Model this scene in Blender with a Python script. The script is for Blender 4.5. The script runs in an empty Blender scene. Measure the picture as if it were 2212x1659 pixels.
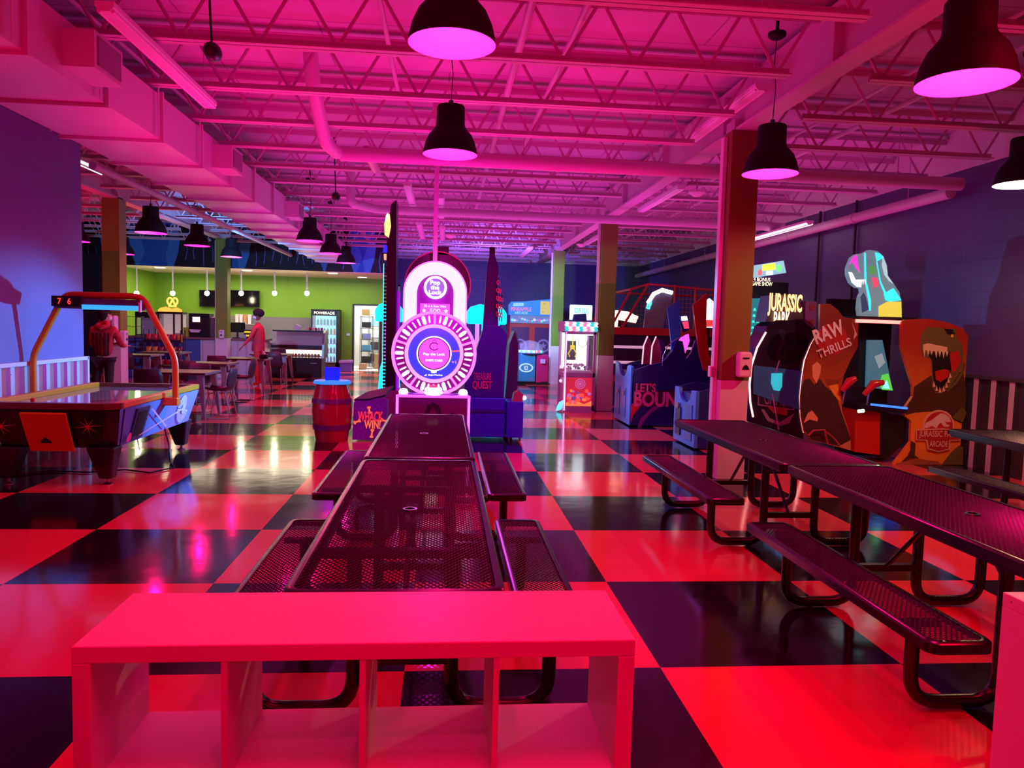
import bpy, bmesh, math, random
from mathutils import Vector as V, Matrix
random.seed(7)
R = math.radians
PI = math.pi
SC = bpy.context.scene
COL = SC.collection

# ---------------------------------------------------------------- camera
CH = 1.6146
yaw, pitch, roll = .09093, -.07604, .02653
cf = V((math.sin(yaw)*math.cos(pitch), math.cos(yaw)*math.cos(pitch), math.sin(pitch)))
r0 = V((math.cos(yaw), -math.sin(yaw), 0)); u0 = r0.cross(cf)
cr = r0*math.cos(roll) + u0*math.sin(roll)
cu = u0*math.cos(roll) - r0*math.sin(roll)
cam = bpy.data.objects.new('camera', bpy.data.cameras.new('camera'))
COL.objects.link(cam)
m = Matrix((cr, cu, -cf)).transposed().to_4x4(); m.translation = V((0, 0, CH))
cam.matrix_world = m
cam.data.sensor_width = 36; cam.data.lens = 1632.3*36/2212
cam.data.clip_start = .05; cam.data.clip_end = 200
SC.camera = cam

# ---------------------------------------------------------------- world, exposure
w = bpy.data.worlds.new('world'); SC.world = w; w.use_nodes = True
w.node_tree.nodes['Background'].inputs[0].default_value = (.5, 0, .10, 1)
w.node_tree.nodes['Background'].inputs[1].default_value = .05
SC.view_settings.view_transform = 'Standard'; SC.view_settings.look = 'None'
SC.view_settings.exposure = .35; SC.view_settings.gamma = 1
SC.view_settings.use_curve_mapping = False
SC.cycles.max_bounces = 6
SC.cycles.diffuse_bounces = 3
SC.cycles.sample_clamp_indirect = 4

# ---------------------------------------------------------------- big lights
def area(name, loc, rot, size, col, power, spread=None, sy=None):
    l = bpy.data.lights.new(name, 'AREA'); l.color = col; l.energy = power
    l.shape = 'RECTANGLE'; l.size = size; l.size_y = sy or size
    if spread: l.spread = R(spread)
    o = bpy.data.objects.new(name, l); o.location = loc
    o.rotation_euler = [R(a) for a in rot]; COL.objects.link(o); return o
def point(name, loc, col, power, rad=0.0):
    l = bpy.data.lights.new(name, 'POINT'); l.color = col; l.energy = power*.62; l.shadow_soft_size = rad
    o = bpy.data.objects.new(name, l); o.location = loc; COL.objects.link(o); return o
def spot(name, loc, aim, col, power, ang, rad=.05, blend=.6):
    l = bpy.data.lights.new(name, 'SPOT'); l.color = col; l.energy = power*.62; l.shadow_soft_size = rad
    l.spot_size = R(ang); l.spot_blend = blend
    o = bpy.data.objects.new(name, l); o.location = loc
    d = V(aim)-V(loc); o.rotation_euler = d.to_track_quat('-Z', 'Y').to_euler(); COL.objects.link(o); return o
# unseen area lights added to wash the ceiling, red near, magenta to pink farther
area('ceiling_wash_near', (-.2, 3.4, 2.35), (180, 0, 0), 7, (1, 0, .12), 62, 150, sy=4.5)
area('ceiling_wash_mid', (-.2, 8.4, 2.5), (180, 0, 0), 6, (1, 0, .24), 78, 150, sy=4)
area('ceiling_wash_left', (-8, 14, 2.8), (180, 0, 0), 5, (1, 0, .12), 80, 150, sy=8)
area('ceiling_wash_far', (0.3, 17.0, 2.5), (180, 0, 0), 7, (1, .03, .66), 200, 150, sy=11)
area('ceiling_wash_right', (5, 13, 2.6), (180, 0, 0), 3, (1, .03, .45), 50, 150, sy=8)
# unseen red area lights added above and behind the viewer to brighten the foreground
area('red_overhead', (0.3, 1.2, 3.6), (0, 0, 0), 1.2, (1, 0, .045), 55, sy=1.2)
area('red_overhead_right', (3.6, 2.6, 3.6), (0, 0, 0), .7, (1, 0, .03), 70, sy=.7)
area('red_overhead_left', (-3.0, 3.2, 3.6), (0, 0, 0), 1.0, (1, 0, .04), 45, sy=1)
area('red_behind', (0.2, -1.5, 2.7), (62, 0, 0), 3.0, (1, 0, .05), 52, sy=1.0)
# blue and cyan light thrown by the lit games in the middle of the hall
spot('cyan_glow', (-1.35, 12.4, 2.3), (-4.5, 12.4, .3), (.05, .45, 1), 330, 115)
spot('cyan_glow_right', (1.3, 12.2, 2.3), (3.6, 10.4, .4), (.05, .42, 1), 330, 100)
spot('blue_wash_left', (-1.6, 9.6, 1.5), (-4.47, 8.8, .5), (.03, .38, 1), 620, 74)
spot('column_fill', (1.6, 17.2, 2.9), (3.1, 21.2, 2.2), (.30, 1, .55), 520, 40)  # this spot and the next are unseen fills added to green the columns
spot('column_fill', (1.5, 11.2, 2.9), (3.1, 14.6, 2.4), (.55, 1, .5), 75, 30)
spot('magenta_fill', (1.2, 9.6, 3.6), (1.3, 9.8, 0), (1, 0, .12), 190, 110)  # unseen magenta spots added to brighten the floor, no lamps of their own
spot('magenta_fill', (1.4, 15.0, 3.6), (1.3, 15.2, 0), (1, .01, .25), 190, 120)
spot('magenta_fill', (-4.2, 13.8, 3.2), (-4.0, 13.8, 0), (1, 0, .10), 110, 125)
spot('magenta_fill', (-4.0, 18.5, 3.2), (-3.8, 18.5, 0), (1, 0, .14), 110, 120)
spot('magenta_fill', (-3.4, 6.6, 3.1), (-2.2, 7.0, 0), (1, .10, .10), 60, 100)
spot('violet_fill', (1.0, 8.3, 2.7), (.75, 10.6, .5), (.14, .04, 1), 260, 50)  # two added violet spots, unseen, lifting the quest and whack games
spot('violet_fill', (-1.2, 8.4, 2.6), (-1.0, 10.35, .4), (.45, .05, 1), 110, 42)
spot('dome_fill', (1.9, 18.6, 2.5), (2.5, 21.2, .7), (.6, .9, 1), 190, 55)  # unseen fill spot added to lift the domed game
spot('mural_fill', (-4.5, 15.5, 2.7), (-5.2, 22.3, 3.9), (.08, .40, 1), 650, 105)  # unseen blue spot added to brighten the mural
point('duct_fill', (-2.1, 7.0, 2.3), (1, 0, .16), 22)  # unseen point fills added along the duct to redden it
point('duct_fill', (-2.2, 11.0, 2.3), (1, 0, .20), 34)
point('duct_fill', (-2.0, 15.5, 2.4), (1, .01, .30), 34)
point('ceiling_fill', (5.0, 6.6, 2.9), (1, 0, .12), 22)  # unseen point fill added to brighten the right ceiling
spot('back_wall_fill', (1.2, 19.0, 2.9), (1.5, 25.7, 2.4), (.22, .14, 1), 900, 125)  # unseen violet spot added to tint the back wall
# kitchen and store room
area('kitchen_downlight', (-5.4, 23.9, 2.95), (0, 0, 0), 6.5, (1, .86, .62), 130, sy=2.2)
area('store_light', (-2.4, 27.0, 2.8), (0, 0, 0), 1.2, (1, .95, .85), 150)

# ---------------------------------------------------------------- materials
MATS = {}
def M(name, col=(.5, .5, .5), rough=.5, metal=0, emit=None, es=0, spec=.5, coat=0, alpha=1, noise=0, nscale=20, bump=0, trans=0):
    if name in MATS: return MATS[name]
    m = bpy.data.materials.new(name); m.use_nodes = True
    nt = m.node_tree; b = nt.nodes['Principled BSDF']
    b.inputs['Base Color'].default_value = (*col, 1)
    b.inputs['Roughness'].default_value = rough; b.inputs['Metallic'].default_value = metal
    b.inputs['Specular IOR Level'].default_value = spec
    b.inputs['Coat Weight'].default_value = coat
    b.inputs['Transmission Weight'].default_value = trans
    b.inputs['Alpha'].default_value = alpha
    if emit: b.inputs['Emission Color'].default_value = (*emit, 1); b.inputs['Emission Strength'].default_value = es
    if noise or bump:
        tc = nt.nodes.new('ShaderNodeTexCoord'); n = nt.nodes.new('ShaderNodeTexNoise')
        n.inputs['Scale'].default_value = nscale; n.inputs['Detail'].default_value = 4
        nt.links.new(tc.outputs['Object'], n.inputs['Vector'])
        if noise:
            mx = nt.nodes.new('ShaderNodeMix'); mx.data_type = 'RGBA'; mx.blend_type = 'MULTIPLY'
            mx.inputs[0].default_value = 1
            rp = nt.nodes.new('ShaderNodeMapRange'); rp.inputs[3].default_value = 1-noise; rp.inputs[4].default_value = 1+noise
            nt.links.new(n.outputs[0], rp.inputs[0])
            mx.inputs[6].default_value = (*col, 1); nt.links.new(rp.outputs[0], mx.inputs[7])
            nt.links.new(mx.outputs[2], b.inputs['Base Color'])
        if bump:
            bp = nt.nodes.new('ShaderNodeBump'); bp.inputs['Strength'].default_value = bump
            bp.inputs['Distance'].default_value = .01
            nt.links.new(n.outputs[0], bp.inputs['Height']); nt.links.new(bp.outputs[0], b.inputs['Normal'])
    MATS[name] = m; return m
def E(name, col, s=1.0, base=None):
    return M(name, base or tuple(min(1, c) for c in col), .5, emit=col, es=s)

def floor_mat():
    m = M('checker_floor', (.5, .1, .1), .10); nt = m.node_tree; b = nt.nodes['Principled BSDF']
    tc = nt.nodes.new('ShaderNodeTexCoord'); mp = nt.nodes.new('ShaderNodeMapping')
    S = 1.2192
    mp.inputs['Scale'].default_value = (1/S, 1/S, 1)
    mp.inputs['Location'].default_value = (-1.0642/S+21, -3.4356/S+20, .5)
    nt.links.new(tc.outputs['Object'], mp.inputs['Vector'])
    ck = nt.nodes.new('ShaderNodeTexChecker'); ck.inputs['Scale'].default_value = 1
    nt.links.new(mp.outputs[0], ck.inputs['Vector'])
    ck.inputs['Color1'].default_value = (.011, .009, .013, 1); ck.inputs['Color2'].default_value = (.80, .092, .105, 1)
    # faint joints of the single tiles
    br = nt.nodes.new('ShaderNodeTexBrick'); br.offset = 0; br.inputs['Scale'].default_value = 1
    br.inputs['Brick Width'].default_value = .25; br.inputs['Row Height'].default_value = .25; br.inputs['Mortar Size'].default_value = .0012
    br.inputs['Color1'].default_value = (1, 1, 1, 1); br.inputs['Color2'].default_value = (.98, .98, .98, 1); br.inputs['Mortar'].default_value = (.86, .86, .86, 1)
    nt.links.new(mp.outputs[0], br.inputs['Vector'])
    mx = nt.nodes.new('ShaderNodeMix'); mx.data_type = 'RGBA'; mx.blend_type = 'MULTIPLY'; mx.inputs[0].default_value = 1
    nt.links.new(ck.outputs[0], mx.inputs[6]); nt.links.new(br.outputs[0], mx.inputs[7])
    nt.links.new(mx.outputs[2], b.inputs['Base Color'])
    n = nt.nodes.new('ShaderNodeTexNoise'); n.inputs['Scale'].default_value = 2.6; n.inputs['Detail'].default_value = 3
    nt.links.new(tc.outputs['Object'], n.inputs['Vector'])
    bp = nt.nodes.new('ShaderNodeBump'); bp.inputs['Strength'].default_value = .10; bp.inputs['Distance'].default_value = .02
    nt.links.new(n.outputs[0], bp.inputs['Height']); nt.links.new(bp.outputs[0], b.inputs['Normal'])
    rr = nt.nodes.new('ShaderNodeMapRange'); rr.inputs[3].default_value = .07; rr.inputs[4].default_value = .16
    nt.links.new(n.outputs[0], rr.inputs[0]); nt.links.new(rr.outputs[0], b.inputs['Roughness'])
    b.inputs['Specular IOR Level'].default_value = .45
    return m
def block_mat(name, col, rough=.45):
    m = M(name, col, rough); nt = m.node_tree; b = nt.nodes['Principled BSDF']
    tc = nt.nodes.new('ShaderNodeTexCoord'); sp = nt.nodes.new('ShaderNodeSeparateXYZ'); cb = nt.nodes.new('ShaderNodeCombineXYZ')
    ad = nt.nodes.new('ShaderNodeMath'); ad.operation = 'ADD'
    nt.links.new(tc.outputs['Object'], sp.inputs[0]); nt.links.new(sp.outputs[0], ad.inputs[0]); nt.links.new(sp.outputs[1], ad.inputs[1])
    nt.links.new(ad.outputs[0], cb.inputs[0]); nt.links.new(sp.outputs[2], cb.inputs[1])
    br = nt.nodes.new('ShaderNodeTexBrick'); br.inputs['Scale'].default_value = 1
    br.inputs['Brick Width'].default_value = .4; br.inputs['Row Height'].default_value = .2; br.inputs['Mortar Size'].default_value = .006
    br.inputs['Mortar Smooth'].default_value = .5
    nt.links.new(cb.outputs[0], br.inputs['Vector'])
    n = nt.nodes.new('ShaderNodeTexNoise'); n.inputs['Scale'].default_value = 30
    nt.links.new(tc.outputs['Object'], n.inputs['Vector'])
    sm = nt.nodes.new('ShaderNodeMath'); sm.operation = 'SUBTRACT'
    ml = nt.nodes.new('ShaderNodeMath'); ml.operation = 'MULTIPLY'; ml.inputs[1].default_value = .5
    nt.links.new(n.outputs[0], ml.inputs[0])
    nt.links.new(ml.outputs[0], sm.inputs[0]); nt.links.new(br.outputs['Fac'], sm.inputs[1])
    bp = nt.nodes.new('ShaderNodeBump'); bp.inputs['Strength'].default_value = .5; bp.inputs['Distance'].default_value = .008
    nt.links.new(sm.outputs[0], bp.inputs['Height']); nt.links.new(bp.outputs[0], b.inputs['Normal'])
    return m
def seam_mat(name, col):
    # painted roof deck: long panel joints with small stains
    m = M(name, col, .7); nt = m.node_tree; b = nt.nodes['Principled BSDF']
    tc = nt.nodes.new('ShaderNodeTexCoord')
    br = nt.nodes.new('ShaderNodeTexBrick'); br.inputs['Scale'].default_value = 1; br.offset = .5
    br.inputs['Brick Width'].default_value = 2.4; br.inputs['Row Height'].default_value = 1.2; br.inputs['Mortar Size'].default_value = .008
    c = V(col)
    br.inputs['Color1'].default_value = (*c, 1); br.inputs['Color2'].default_value = (*(c*.93), 1); br.inputs['Mortar'].default_value = (*(c*.5), 1)
    nt.links.new(tc.outputs['Object'], br.inputs['Vector'])
    n = nt.nodes.new('ShaderNodeTexNoise'); n.inputs['Scale'].default_value = 1.5; n.inputs['Detail'].default_value = 6
    nt.links.new(tc.outputs['Object'], n.inputs['Vector'])
    mr = nt.nodes.new('ShaderNodeMapRange'); mr.inputs[3].default_value = .8; mr.inputs[4].default_value = 1.1
    nt.links.new(n.outputs[0], mr.inputs[0])
    mx = nt.nodes.new('ShaderNodeMix'); mx.data_type = 'RGBA'; mx.blend_type = 'MULTIPLY'; mx.inputs[0].default_value = 1
    nt.links.new(br.outputs[0], mx.inputs[6]); nt.links.new(mr.outputs[0], mx.inputs[7]); nt.links.new(mx.outputs[2], b.inputs['Base Color'])
    return m

white = M('white_paint', (.72, .72, .74), .55, noise=.06, nscale=6)
steelw = M('painted_steel', (.58, .46, .54), .5, noise=.08, nscale=8)
black = M('black_plastic', (.012, .012, .014), .35)
blackm = M('black_metal', (.012, .011, .014), .30, spec=.6)
mattb = M('matt_black', (.008, .008, .009), .8)
chrome = M('chrome', (.7, .7, .72), .15, 1)
steel = M('brushed_steel', (.45, .45, .47), .3, 1)
glass = M('clear_glass', (.8, .85, .9), .03, alpha=.16, spec=.8)
bluew = block_mat('blue_block_paint', (.085, .060, .21))
bluep = M('blue_wall_paint', (.20, .19, .44), .6, noise=.06, nscale=3, bump=.1)
greenw = M('lime_wall_paint', (.16, .36, .012), .6, noise=.05, nscale=2)

# ---------------------------------------------------------------- mesh helpers
class MB:
    def __init__(s): s.bm = bmesh.new(); s.mi = 0
    def m(s, i): s.mi = i; return s
    def face(s, vs):
        try: f = s.bm.faces.new(vs); f.material_index = s.mi; return f
        except ValueError: return None
    def v(s, p): return s.bm.verts.new(p)
    def poly(s, pts): return s.face([s.v(p) for p in pts])
    def box(s, x0, x1, y0, y1, z0, z1, mat=None):
        P = [(x, y, z) for z in (z0, z1) for y in (y0, y1) for x in (x0, x1)]
        if mat: P = [mat @ V(p) for p in P]
        q = [s.v(p) for p in P]
        for f in ((0, 2, 3, 1), (4, 5, 7, 6), (0, 1, 5, 4), (2, 6, 7, 3), (0, 4, 6, 2), (1, 3, 7, 5)): s.face([q[i] for i in f])
        return s
    def cbox(s, c, d, rz=0, rx=0, ry=0):
        mt = Matrix.Translation(c) @ Matrix.Rotation(rz, 4, 'Z') @ Matrix.Rotation(ry, 4, 'Y') @ Matrix.Rotation(rx, 4, 'X')
        return s.box(-d[0]/2, d[0]/2, -d[1]/2, d[1]/2, -d[2]/2, d[2]/2, mt)
    def prism(s, pts, vec):
        a = [s.v(p) for p in pts]; b = [s.v(V(p)+V(vec)) for p in pts]; n = len(a)
        s.face(a[::-1]); s.face(b)
        for i in range(n): s.face([a[i], a[(i+1) % n], b[(i+1) % n], b[i]])
        return s
    def px(s, yz, x0, x1): return s.prism([(x0, y, z) for y, z in yz], (x1-x0, 0, 0))
    def py(s, xz, y0, y1): return s.prism([(x, y0, z) for x, z in xz], (0, y1-y0, 0))
    def pz(s, xy, z0, z1): return s.prism([(x, y, z0) for x, y in xy], (0, 0, z1-z0))
    def tube(s, pts, r, n=8, closed=False, caps=True):
        pts = [V(p) for p in pts]; rings = []; L = len(pts); prev = None
        for i, p in enumerate(pts):
            if closed: t = pts[(i+1) % L]-pts[i-1]
            else: t = pts[min(i+1, L-1)]-pts[max(i-1, 0)]
            t.normalize()
            if prev is None:
                a = V((0, 0, 1)) if abs(t.z) < .9 else V((1, 0, 0))
                u = t.cross(a).normalized()
            else: u = (prev - t*prev.dot(t)).normalized()
            prev = u; w = t.cross(u)
            rr = r[i] if isinstance(r, (list, tuple)) else r
            rings.append([s.v(p + (u*math.cos(2*PI*k/n)+w*math.sin(2*PI*k/n))*rr) for k in range(n)])
        rng = range(L if closed else L-1)
        for i in rng:
            a, b = rings[i], rings[(i+1) % L]
            for k in range(n): s.face([a[k], a[(k+1) % n], b[(k+1) % n], b[k]])
        if caps and not closed: s.face(rings[0][::-1]); s.face(rings[-1])
        return s
    def lathe(s, prof, c=(0, 0, 0), n=24, mat=None, a0=0, a1=2*PI):
        full = abs(a1-a0-2*PI) < 1e-6
        N = n if full else n+1
        rings = []
        for r, z in prof:
            ring = []
            for k in range(N):
                a = a0+(a1-a0)*k/n
                p = V((r*math.cos(a), r*math.sin(a), z))
                p = (mat @ p) if mat else p+V(c)
                ring.append(s.v(p))
            rings.append(ring)
        for a, b in zip(rings, rings[1:]):
            for k in range(n):
                s.face([a[k], a[(k+1) % N], b[(k+1) % N], b[k]])
        return s
    def disc(s, c, r, n=24, up=1):
        q = [s.v((c[0]+r*math.cos(2*PI*k/n), c[1]+r*math.sin(2*PI*k/n), c[2])) for k in range(n)]
        s.face(q if up > 0 else q[::-1]); return s
    def cyl(s, a, b, r, n=12, r2=None): return s.tube([a, b], [r, r2 if r2 is not None else r], n)
    def ball(s, c, r, n=12, k=8):
        rr = r if isinstance(r, (tuple, list)) else (r, r, r)
        mt = Matrix.Translation(c) @ Matrix.Diagonal((*rr, 1))
        g = bmesh.ops.create_uvsphere(s.bm, u_segments=n, v_segments=k, radius=1, matrix=mt)
        for v in g['verts']:
            for f in v.link_faces: f.material_index = s.mi
        return s
    def build(s, name, mats, parent=None, loc=None, smooth=0, bevel=0, seg=2):
        me = bpy.data.meshes.new(name)
        bmesh.ops.recalc_face_normals(s.bm, faces=s.bm.faces)
        s.bm.to_mesh(me); s.bm.free()
        for mm in (mats if isinstance(mats, (list, tuple)) else [mats]): me.materials.append(mm)
        if smooth:
            for p in me.polygons: p.use_smooth = True
            me.set_sharp_from_angle(angle=R(smooth))
        o = bpy.data.objects.new(name, me); COL.objects.link(o)
        if parent is not None: o.parent = parent
        if loc: o.location = loc
        if bevel:
            b = o.modifiers.new('bevel', 'BEVEL'); b.width = bevel; b.segments = seg; b.limit_method = 'ANGLE'; b.angle_limit = R(35)
        return o
def thing(name, label, cat, loc=(0, 0, 0), rz=0, group=None):
    o = bpy.data.objects.new(name, None); COL.objects.link(o); o.location = loc; o.rotation_euler = (0, 0, rz)
    o.empty_display_size = .1
    o['label'] = label; o['category'] = cat
    if group: o['group'] = group
    return o
def tag(o, label, cat, group=None, kind=None):
    o['label'] = label; o['category'] = cat
    if group: o['group'] = group
    if kind: o['kind'] = kind
    return o
def struct(o, label=None, cat=None):
    o['kind'] = 'structure'
    if label: o['label'] = label
    if cat: o['category'] = cat
    return o
def dup(root, loc, rz=None, label=None, group=None):
    r = root.copy(); COL.objects.link(r); r.location = loc
    if rz is not None: r.rotation_euler = (0, 0, rz)
    if label: r['label'] = label
    if group: r['group'] = group
    for ch in list(root.children):
        c = ch.copy(); COL.objects.link(c); c.parent = r
        for g in list(ch.children):
            d = g.copy(); COL.objects.link(d); d.parent = c
    return r
def text(body, w, h, O, u, v, mat, parent=None, depth=.004, name='lettering', shear=0, curve_bold=0):
    u = V(u).normalized(); v = V(v).normalized(); n = u.cross(v)
    cu_ = bpy.data.curves.new(name, 'FONT'); cu_.body = body; cu_.size = 1; cu_.resolution_u = 3
    cu_.shear = shear; cu_.offset = curve_bold; cu_.space_line = .85
    cu_.align_x = 'CENTER'
    to = bpy.data.objects.new(name, cu_); COL.objects.link(to)
    dg = bpy.context.evaluated_depsgraph_get(); dg.update()
    me = bpy.data.meshes.new_from_object(to.evaluated_get(dg))
    bpy.data.objects.remove(to)
    xs = [q.co.x for q in me.vertices]; ys = [q.co.y for q in me.vertices]
    x0, x1, y0, y1 = min(xs), max(xs), min(ys), max(ys)
    for q in me.vertices:
        a = (q.co.x-(x0+x1)/2)/(x1-x0)*w; b = (q.co.y-(y0+y1)/2)/(y1-y0)*h
        q.co = V(O)+u*a+v*b+n*depth
    me.materials.append(mat); me.name = name
    o = bpy.data.objects.new(name, me); COL.objects.link(o)
    if parent is not None: o.parent = parent
    return o
def art(name, parent, O, u, v, layers, mats, step=.0012, base=.001):
    # a printed picture: flat shapes laid on a panel, layers = [(points, material index)]
    u = V(u).normalized(); v = V(v).normalized(); n = u.cross(v); O = V(O)
    mb = MB()
    for i, (pts, mi) in enumerate(layers):
        mb.m(mi)
        mb.poly([O+u*a+v*b+n*(base+step*i) for a, b in pts])
    me = bpy.data.meshes.new(name); mb.bm.to_mesh(me); mb.bm.free()
    for q in mats: me.materials.append(q)
    o = bpy.data.objects.new(name, me); COL.objects.link(o)
    if parent is not None: o.parent = parent
    return o
def circ(cx, cy, r, n=20, ry=None, a0=0):
    return [(cx+r*math.cos(a0+2*PI*k/n), cy+(ry or r)*math.sin(a0+2*PI*k/n)) for k in range(n)]
def rect(x0, y0, x1, y1): return [(x0, y0), (x1, y0), (x1, y1), (x0, y1)]
def star(cx, cy, r, k=5, q=.45, a0=PI/2):
    return [(cx+(r if i % 2 == 0 else r*q)*math.cos(a0+PI*i/k), cy+(r if i % 2 == 0 else r*q)*math.sin(a0+PI*i/k)) for i in range(2*k)]
def rrect(x0, x1, y0, y1, r, n=5):
    P = []
    for cx, cy, a in ((x1-r, y0+r, -PI/2), (x1-r, y1-r, 0), (x0+r, y1-r, PI/2), (x0+r, y0+r, PI)):
        for k in range(n+1): P.append((cx+r*math.cos(a+PI/2*k/n), cy+r*math.sin(a+PI/2*k/n)))
    return P
def bez(p0, p1, p2, n=8):
    p0, p1, p2 = V(p0), V(p1), V(p2)
    return [(p0*(1-t)**2+p1*2*t*(1-t)+p2*t*t) for t in [i/n for i in range(n+1)]]
def smoothpath(pts, r, n=5):
    # polyline with rounded corners of radius r
    pts = [V(p) for p in pts]; out = [pts[0]]
    for i in range(1, len(pts)-1):
        a, b, c = pts[i-1], pts[i], pts[i+1]
        d1 = (a-b).normalized(); d2 = (c-b).normalized()
        out += bez(b+d1*r, b, b+d2*r, n)
    out.append(pts[-1]); return out

# ================================================================ ROOM
YB = 25.7; XR = 6.66; XL = -11.5; ZD = 4.32
JY = [6.22+1.19*k for k in range(-5, 17)]
o = MB().box(XL-.5, XR+.3, -3, YB, -.1, 0).build('floor', floor_mat()); struct(o)
o = MB().box(XL-.5, XR+.3, -1, YB+.3, ZD, ZD+.1).build('ceiling', seam_mat('roof_deck_paint', (.62, .50, .60))); struct(o)
# back wall with its pale upper band
mb = MB().box(-2.05, XR+.2, YB, YB+.15, 0, 3.79); mb.m(1).box(-2.05, XR+.2, YB-.01, YB+.15, 3.79, ZD)
struct(mb.build('wall_back', [bluew, white]))
mb = MB().box(XR, XR+.2, -1, YB, 0, 3.79); mb.m(1).box(XR-.01, XR+.2, -1, YB, 3.79, ZD)
struct(mb.build('wall_right', [bluew, white]))
struct(MB().box(XL-.2, XL, 5, YB+3, 0, ZD).build('wall_left', M('grey_wall_paint', (.16, .13, .2), .7)))
struct(MB().box(-4.62, -4.47, -1, 9.86, 0, ZD).build('wall_partition', bluep))

# ribbed metal wainscots
def wainscot(name, x, sgn, y0, y1, h, mat, trim, pitch_, ribw, lab, ribm):
    t = thing(name, lab, 'wainscot', (x+sgn*.003, y0, 0))
    prof = []
    y = 0.0; L = y1-y0; d = .035
    while y < L-.001:
        prof += [(0, y), (0, min(L, y+pitch_-ribw-.012)), (d, min(L, y+pitch_-ribw)), (d, min(L, y+pitch_-.012))]
        y += pitch_
    prof.append((0, L))
    mb = MB(); a = [mb.v((sgn*(p[0]+.004), p[1], 0)) for p in prof]; b = [mb.v((sgn*(p[0]+.004), p[1], h)) for p in prof]
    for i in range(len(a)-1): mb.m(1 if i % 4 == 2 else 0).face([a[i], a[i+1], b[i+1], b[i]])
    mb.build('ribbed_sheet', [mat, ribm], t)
    MB().box(0, sgn*.055, 0, L, h, h+.045).box(0, sgn*.055, -.02, .025, 0, h+.045).box(0, sgn*.055, L-.025, L+.02, 0, h+.045).build('cap_trim', trim, t, bevel=.004)
    mb = MB()
    y = pitch_*.5
    while y < L:
        for z in (.15, h-.08): mb.ball((sgn*.008, y-ribw*.5-.03, z), .007, 6, 4)
        y += pitch_
    mb.build('screw', black, t)
    return t
galv = M('galvanised_sheet', (.72, .74, .76), .38, .35)
galvd = M('dark_galvanised_sheet', (.05, .045, .05), .38, .3)
wainscot('ribbed_wainscot', -4.47, 1, 5.6, 9.86, 1.06, galv, white, .235, .09, 'ribbed metal wainscot lit blue behind the air hockey table', M('rib_lit_violet', (.42, .05, .22), .45))  # violet rib fronts have the magenta light painted into their colour
wainscot('ribbed_wainscot', XR, -1, 5.0, 9.9, 1.12, galvd, M('dark_trim', (.05, .05, .06), .5), .30, .10, 'dark ribbed metal wainscot behind the table by the right wall', M('rib_lit_pale', (.55, .50, .50), .4))  # pale rib fronts have reflected light painted into their colour

# columns
olive = M('green_column_paint', (.17, .30, .035), .45, noise=.05)
colw = M('white_column_base', (.74, .72, .74), .4)
oliveY = M('olive_column_paint', (.19, .20, .03), .45, noise=.05)
kgreen = M('moss_column_paint', (.22, .32, .03), .45, noise=.05)
def column(x, y, mtop, lab, h=3.76, split=1.09, trimside=-1):
    t = thing('square_column', lab, 'column', (x, y, 0), 0, 'square columns of the hall')
    s = .155
    MB().box(-s, s, -s, s, split, h).build('shaft', mtop, t, bevel=.008)
    MB().box(-s-.004, s+.004, -s-.004, s+.004, 0, split).build('white_base', colw, t, bevel=.006)
    MB().box(-.12, .12, -.12, .12, h, h+.12).build('cap_plate', steelw, t)
    c = MB().box(-s-.05, -s-.005, -.05, .04, .02, h-.05)
    c.build('conduit_cover', colw, t, bevel=.004)
    return t
c5 = column(3.16, 8.12, oliveY, 'near square column, olive above and white below, beside the benches')
column(3.16, 14.74, oliveY, 'square olive column right of the candy crane')
column(3.17, 21.3, olive, 'square bright green column beside the domed game')
column(-6.12, 14.76, kgreen, 'square column in front of the kitchen, left of the snack rack')
column(-6.0, 21.26, kgreen, 'square olive column at the serving counter')

# girders along the hall and joists across it
def girder(x, y0, y1, lab):
    t = thing('steel_girder', lab, 'girder', (x, y0, 0), 0, 'steel girders'); L = y1-y0
    MB().box(-.10, .10, 0, L, 3.76, 3.79).box(-.10, .10, 0, L, ZD-.10, ZD-.07).build('flange', steelw, t)
    MB().box(-.012, .012, 0, L, 3.79, ZD-.10).build('web', steelw, t)
    for k in range(1, int(L/2.4)): MB().box(-.09, .09, k*2.4-.006, k*2.4+.006, 3.79, ZD-.10).build('stiffener', steelw, t)
girder(3.15, 1.2, YB, 'steel girder running along the columns on the right')
girder(-6.1, 5.0, 22.27, 'steel girder over the two left columns')
def joist(x0, x1, y, lab, grp, step=.61):
    t = thing('bar_joist', lab, 'joist', (x0, y, 0), 0, grp); L = x1-x0
    zb, zt = 3.74, 4.20
    mb = MB()
    for s in (-1, 1):
        mb.box(.25, L-.25, s*.034-.028, s*.034+.028, zb-.003, zb+.007).box(.25, L-.25, s*.010-.004, s*.010+.004, zb, zb+.058)
    mb.build('bottom_chord', steelw, t)
    mb = MB()
    for s in (-1, 1):
        mb.box(0, L, s*.034-.028, s*.034+.028, zt+.05, zt+.058).box(0, L, s*.010-.004, s*.010+.004, zt-.01, zt+.05)
    mb.build('top_chord', steelw, t)
    mb = MB(); n = max(1, round((L-.7)/step)); st = (L-.7)/n
    for i in range(n):
        a = .35+i*st
        mb.cyl((a, 0, zb+.02), (a+st*.46, 0, zt+.02), .015, 5); mb.cyl((a+st*.54, 0, zt+.02), (a+st, 0, zb+.02), .015, 5)
    mb.cyl((.35, 0, zb+.02), (.08, 0, zt+.02), .015, 5); mb.cyl((L-.35, 0, zb+.02), (L-.08, 0, zt+.02), .015, 5)
    mb.build('web_bars', steelw, t)
    return t
first = {}; cnt = {}
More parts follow.
